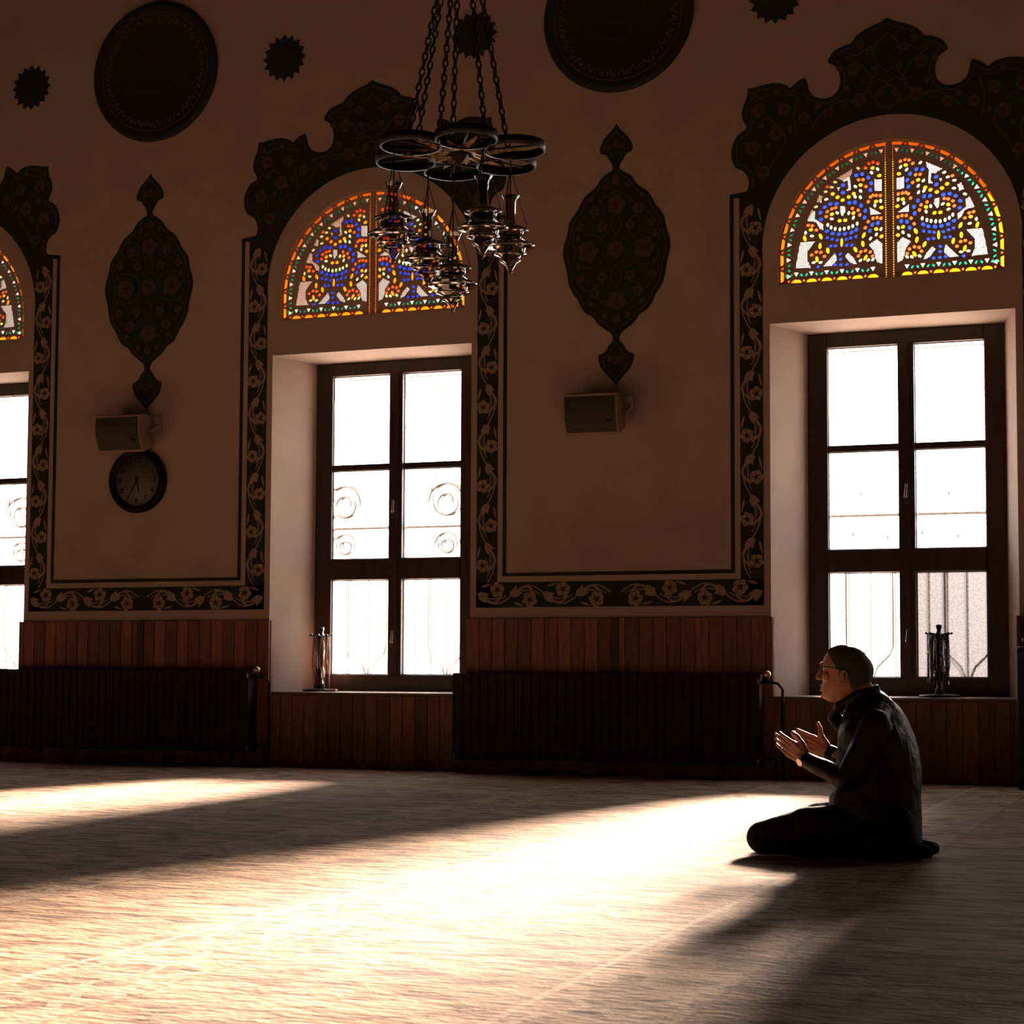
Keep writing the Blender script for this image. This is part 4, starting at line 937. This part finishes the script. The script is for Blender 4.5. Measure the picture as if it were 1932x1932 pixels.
# hair: cropped shell over crown, sides and nape
def head_pt(z):
    for a, b in zip(HEAD, HEAD[1:]):
        if a[0] <= z <= b[0]:
            t = (z-a[0])/(b[0]-a[0]); return [a[i]+(b[i]-a[i])*t for i in range(1, 4)]
    return HEAD[-1][1:] if z > HEAD[-1][0] else HEAD[0][1:]
hm = MB(); n = 120; zs = [TZ(.69)+(HEAD[-1][0]-TZ(.69))*(i/90)**.9 for i in range(91)]; grid = []
for z in zs:
    xf, xb, wd = head_pt(z); cx = (xf+xb)/2; hx = (xb-xf)/2+.0045; wd += .0045; row = []
    for j in range(n):
        a = 2*PI*j/n; c, s = math.cos(a), math.sin(a); ex = 2.4
        row.append(V(cx+hx*math.copysign(abs(c)**(2/ex), c), YC+wd*math.copysign(abs(s)**(2/ex), s), z+(.004 if z > TZ(.84) else 0)))
    grid.append(row)
vs = [p for r in grid for p in r]; fs = []
def hairy(c):
    z = (c.z-.77)/KS+.77; x = CAM.x+(c.x-CAM.x)/KS
    lim = 4.575+(.853-z)*.62 if z > .77 else (4.627 if z > .745 else 4.668+(.745-z)*.25)
    if z > .853: lim = 4.575
    return x > lim
for i in range(len(grid)-1):
    for j in range(n):
        f = (i*n+j, i*n+(j+1) % n, (i+1)*n+(j+1) % n, (i+1)*n+j); c = sum((vs[q] for q in f), V(0, 0, 0))/4
        if hairy(c): fs.append(f)
fs.append(tuple(range(len(vs)-n, len(vs))))
hm.add(vs, fs, 0, True); ho = hm.build('hair', hairm, person, ORG)
sm_ = ho.modifiers.new('thickness', 'SOLIDIFY'); sm_.thickness = .006; sm_.offset = -.6
# jacket
jk = MB()
JS = [(.012, 4.60, 4.957, .185), (.06, 4.585, 4.958, .20), (.12, 4.572, 4.958, .205), (.18, 4.562, 4.956, .205), (.24, 4.570, 4.956, .195), (.30, 4.590, 4.960, .185), (.36, 4.600, 4.958, .190), (.42, 4.604, 4.950, .205), (.47, 4.610, 4.939, .218), (.51, 4.615, 4.925, .222), (.545, 4.622, 4.909, .205), (.58, 4.632, 4.892, .165), (.61, 4.640, 4.870, .125), (.64, 4.640, 4.842, .095), (.67, 4.655, 4.812, .078), (.69, 4.668, 4.785, .070)]
loft(jk, [(TZ(z), TX(a)+.004, TX(b), w_) for z, a, b, w_ in JS], 36, 2.2)
for A, e, wr in ((armsN, .052, .034), (armsF, .052, .034)):
    sh, el, wrp = A; ctl = (wrp-el).normalized()
    jk.cone(sh, el, .064, .050, 18); jk.cone(el, wrp-ctl*.012, .050, .034, 18)
    jk.cone(sh+V(0, 0, .005), V(sh.x, YC+(sh.y-YC)*.45, sh.z+.045), .06, .05, 16)
jk.ball(P3(4.603, 0, .572), (.022, .03, .03), 14)
# stand collar open at the throat, its points forward
jk.cone(P3(4.580, -.03, .568), P3(4.625, -.055, .62), .013, .017, 14); jk.cone(P3(4.580, .03, .568), P3(4.625, .055, .62), .013, .017, 14)
jk.cone(P3(4.578, -.02, .564), P3(4.61, -.02, .535), .013, .022, 14); jk.cone(P3(4.578, .02, .564), P3(4.61, .02, .535), .013, .022, 14)
jk.cone(P3(4.625, -.055, .62), P3(4.72, -.072, .675), .020, .018, 14); jk.cone(P3(4.625, .055, .62), P3(4.72, .072, .675), .020, .018, 14)
jk.cone(P3(4.72, -.068, .675), P3(4.775, 0, .695), .016, .016, 14); jk.cone(P3(4.72, .068, .675), P3(4.775, 0, .695), .016, .016, 14)
jacket = remesh(jk, 'jacket', jackm, person, .0055, 8, (.010, .07))
# trousers
tr = MB()
for s_ in (-1, 1):
    tr.cone(P3(4.84, s_*.105, .135), P3(4.50, s_*.14, .110), .105, .093, 20); tr.cone(P3(4.50, s_*.14, .108), P3(4.318, s_*.16, .072), .093, .070, 20)
    tr.cone(P3(4.335, s_*.16, .062), P3(4.60, s_*.12, .055), .060, .056, 18); tr.cone(P3(4.60, s_*.12, .055), P3(4.885, s_*.10, .045), .056, .044, 18)
trous = remesh(tr, 'trousers', trousm, person, .0055, 8, (.006, .08))
for s_ in (-1, 1):
    sk = MB(); sk.cone(P3(4.885, s_*.10, .044), P3(4.93, s_*.095, .040), .034, .033, 14); sk.cone(P3(4.93, s_*.095, .040), P3(4.995, s_*.085, .033), .033, .026, 14); sk.cone(P3(4.995, s_*.085, .036), P3(5.0, s_*.06, .032), .024, .020, 14)
    remesh(sk, 'sock', sockm, person, .004, 3)
# glasses
gs = MB()
for s_ in (-1, 1):
    gs.tube([P3(4.543, s_*.058, .787), P3(4.58, s_*.0795, .786), P3(4.62, s_*.084, .780), P3(4.662, s_*.085, .770), P3(4.672, s_*.084, .760)], .0024, 6)
    lens = [P3(4.541+.004*abs(math.sin(t)), s_*(.034+.023*math.cos(t)), .776+.015*math.sin(t)) for t in [2*PI*k/20 for k in range(20)]]
    gs.tube(lens, .0019, 6, closed=True)
gs.tube([P3(4.538, -.011, .780), P3(4.534, 0, .783), P3(4.538, .011, .780)], .002, 6)
gs.build('glasses', blackm, person, ORG)
for s_ in (-1, 1):
    e = MB(); e.ball(P3(4.562, s_*.031, .777), .0105, 14); e.build('eye', eyew, person, ORG)
# wrist watch on the near arm
wd_ = (armsN[2]-armsN[1]).normalized(); wc = armsN[2]+wd_*.004; q = wd_.orthogonal().normalized(); q2 = wd_.cross(q)
wt = MB(); wt.tube([wc+(q*math.cos(t)+q2*math.sin(t))*.0275 for t in [2*PI*k/24 for k in range(24)]], .0045, 6, closed=True)
cdn = (V(CAM.x, CAM.y, .55)-wc); cdn = (cdn-wd_*cdn.dot(wd_)).normalized(); cdn = (cdn*.8+V(0, 0, -.6)).normalized(); cdn = (cdn-wd_*cdn.dot(wd_)).normalized()
fc = wc+cdn*.029
wt.tube([fc, fc+cdn*.007], .0165, 20)
watch = wt.build('wrist_watch', watchm, person, ORG)
fa = MB(); fa.tube([fc+cdn*.0071, fc+cdn*.0076], .0135, 20); fa.build('watch_dial', clockd, watch)
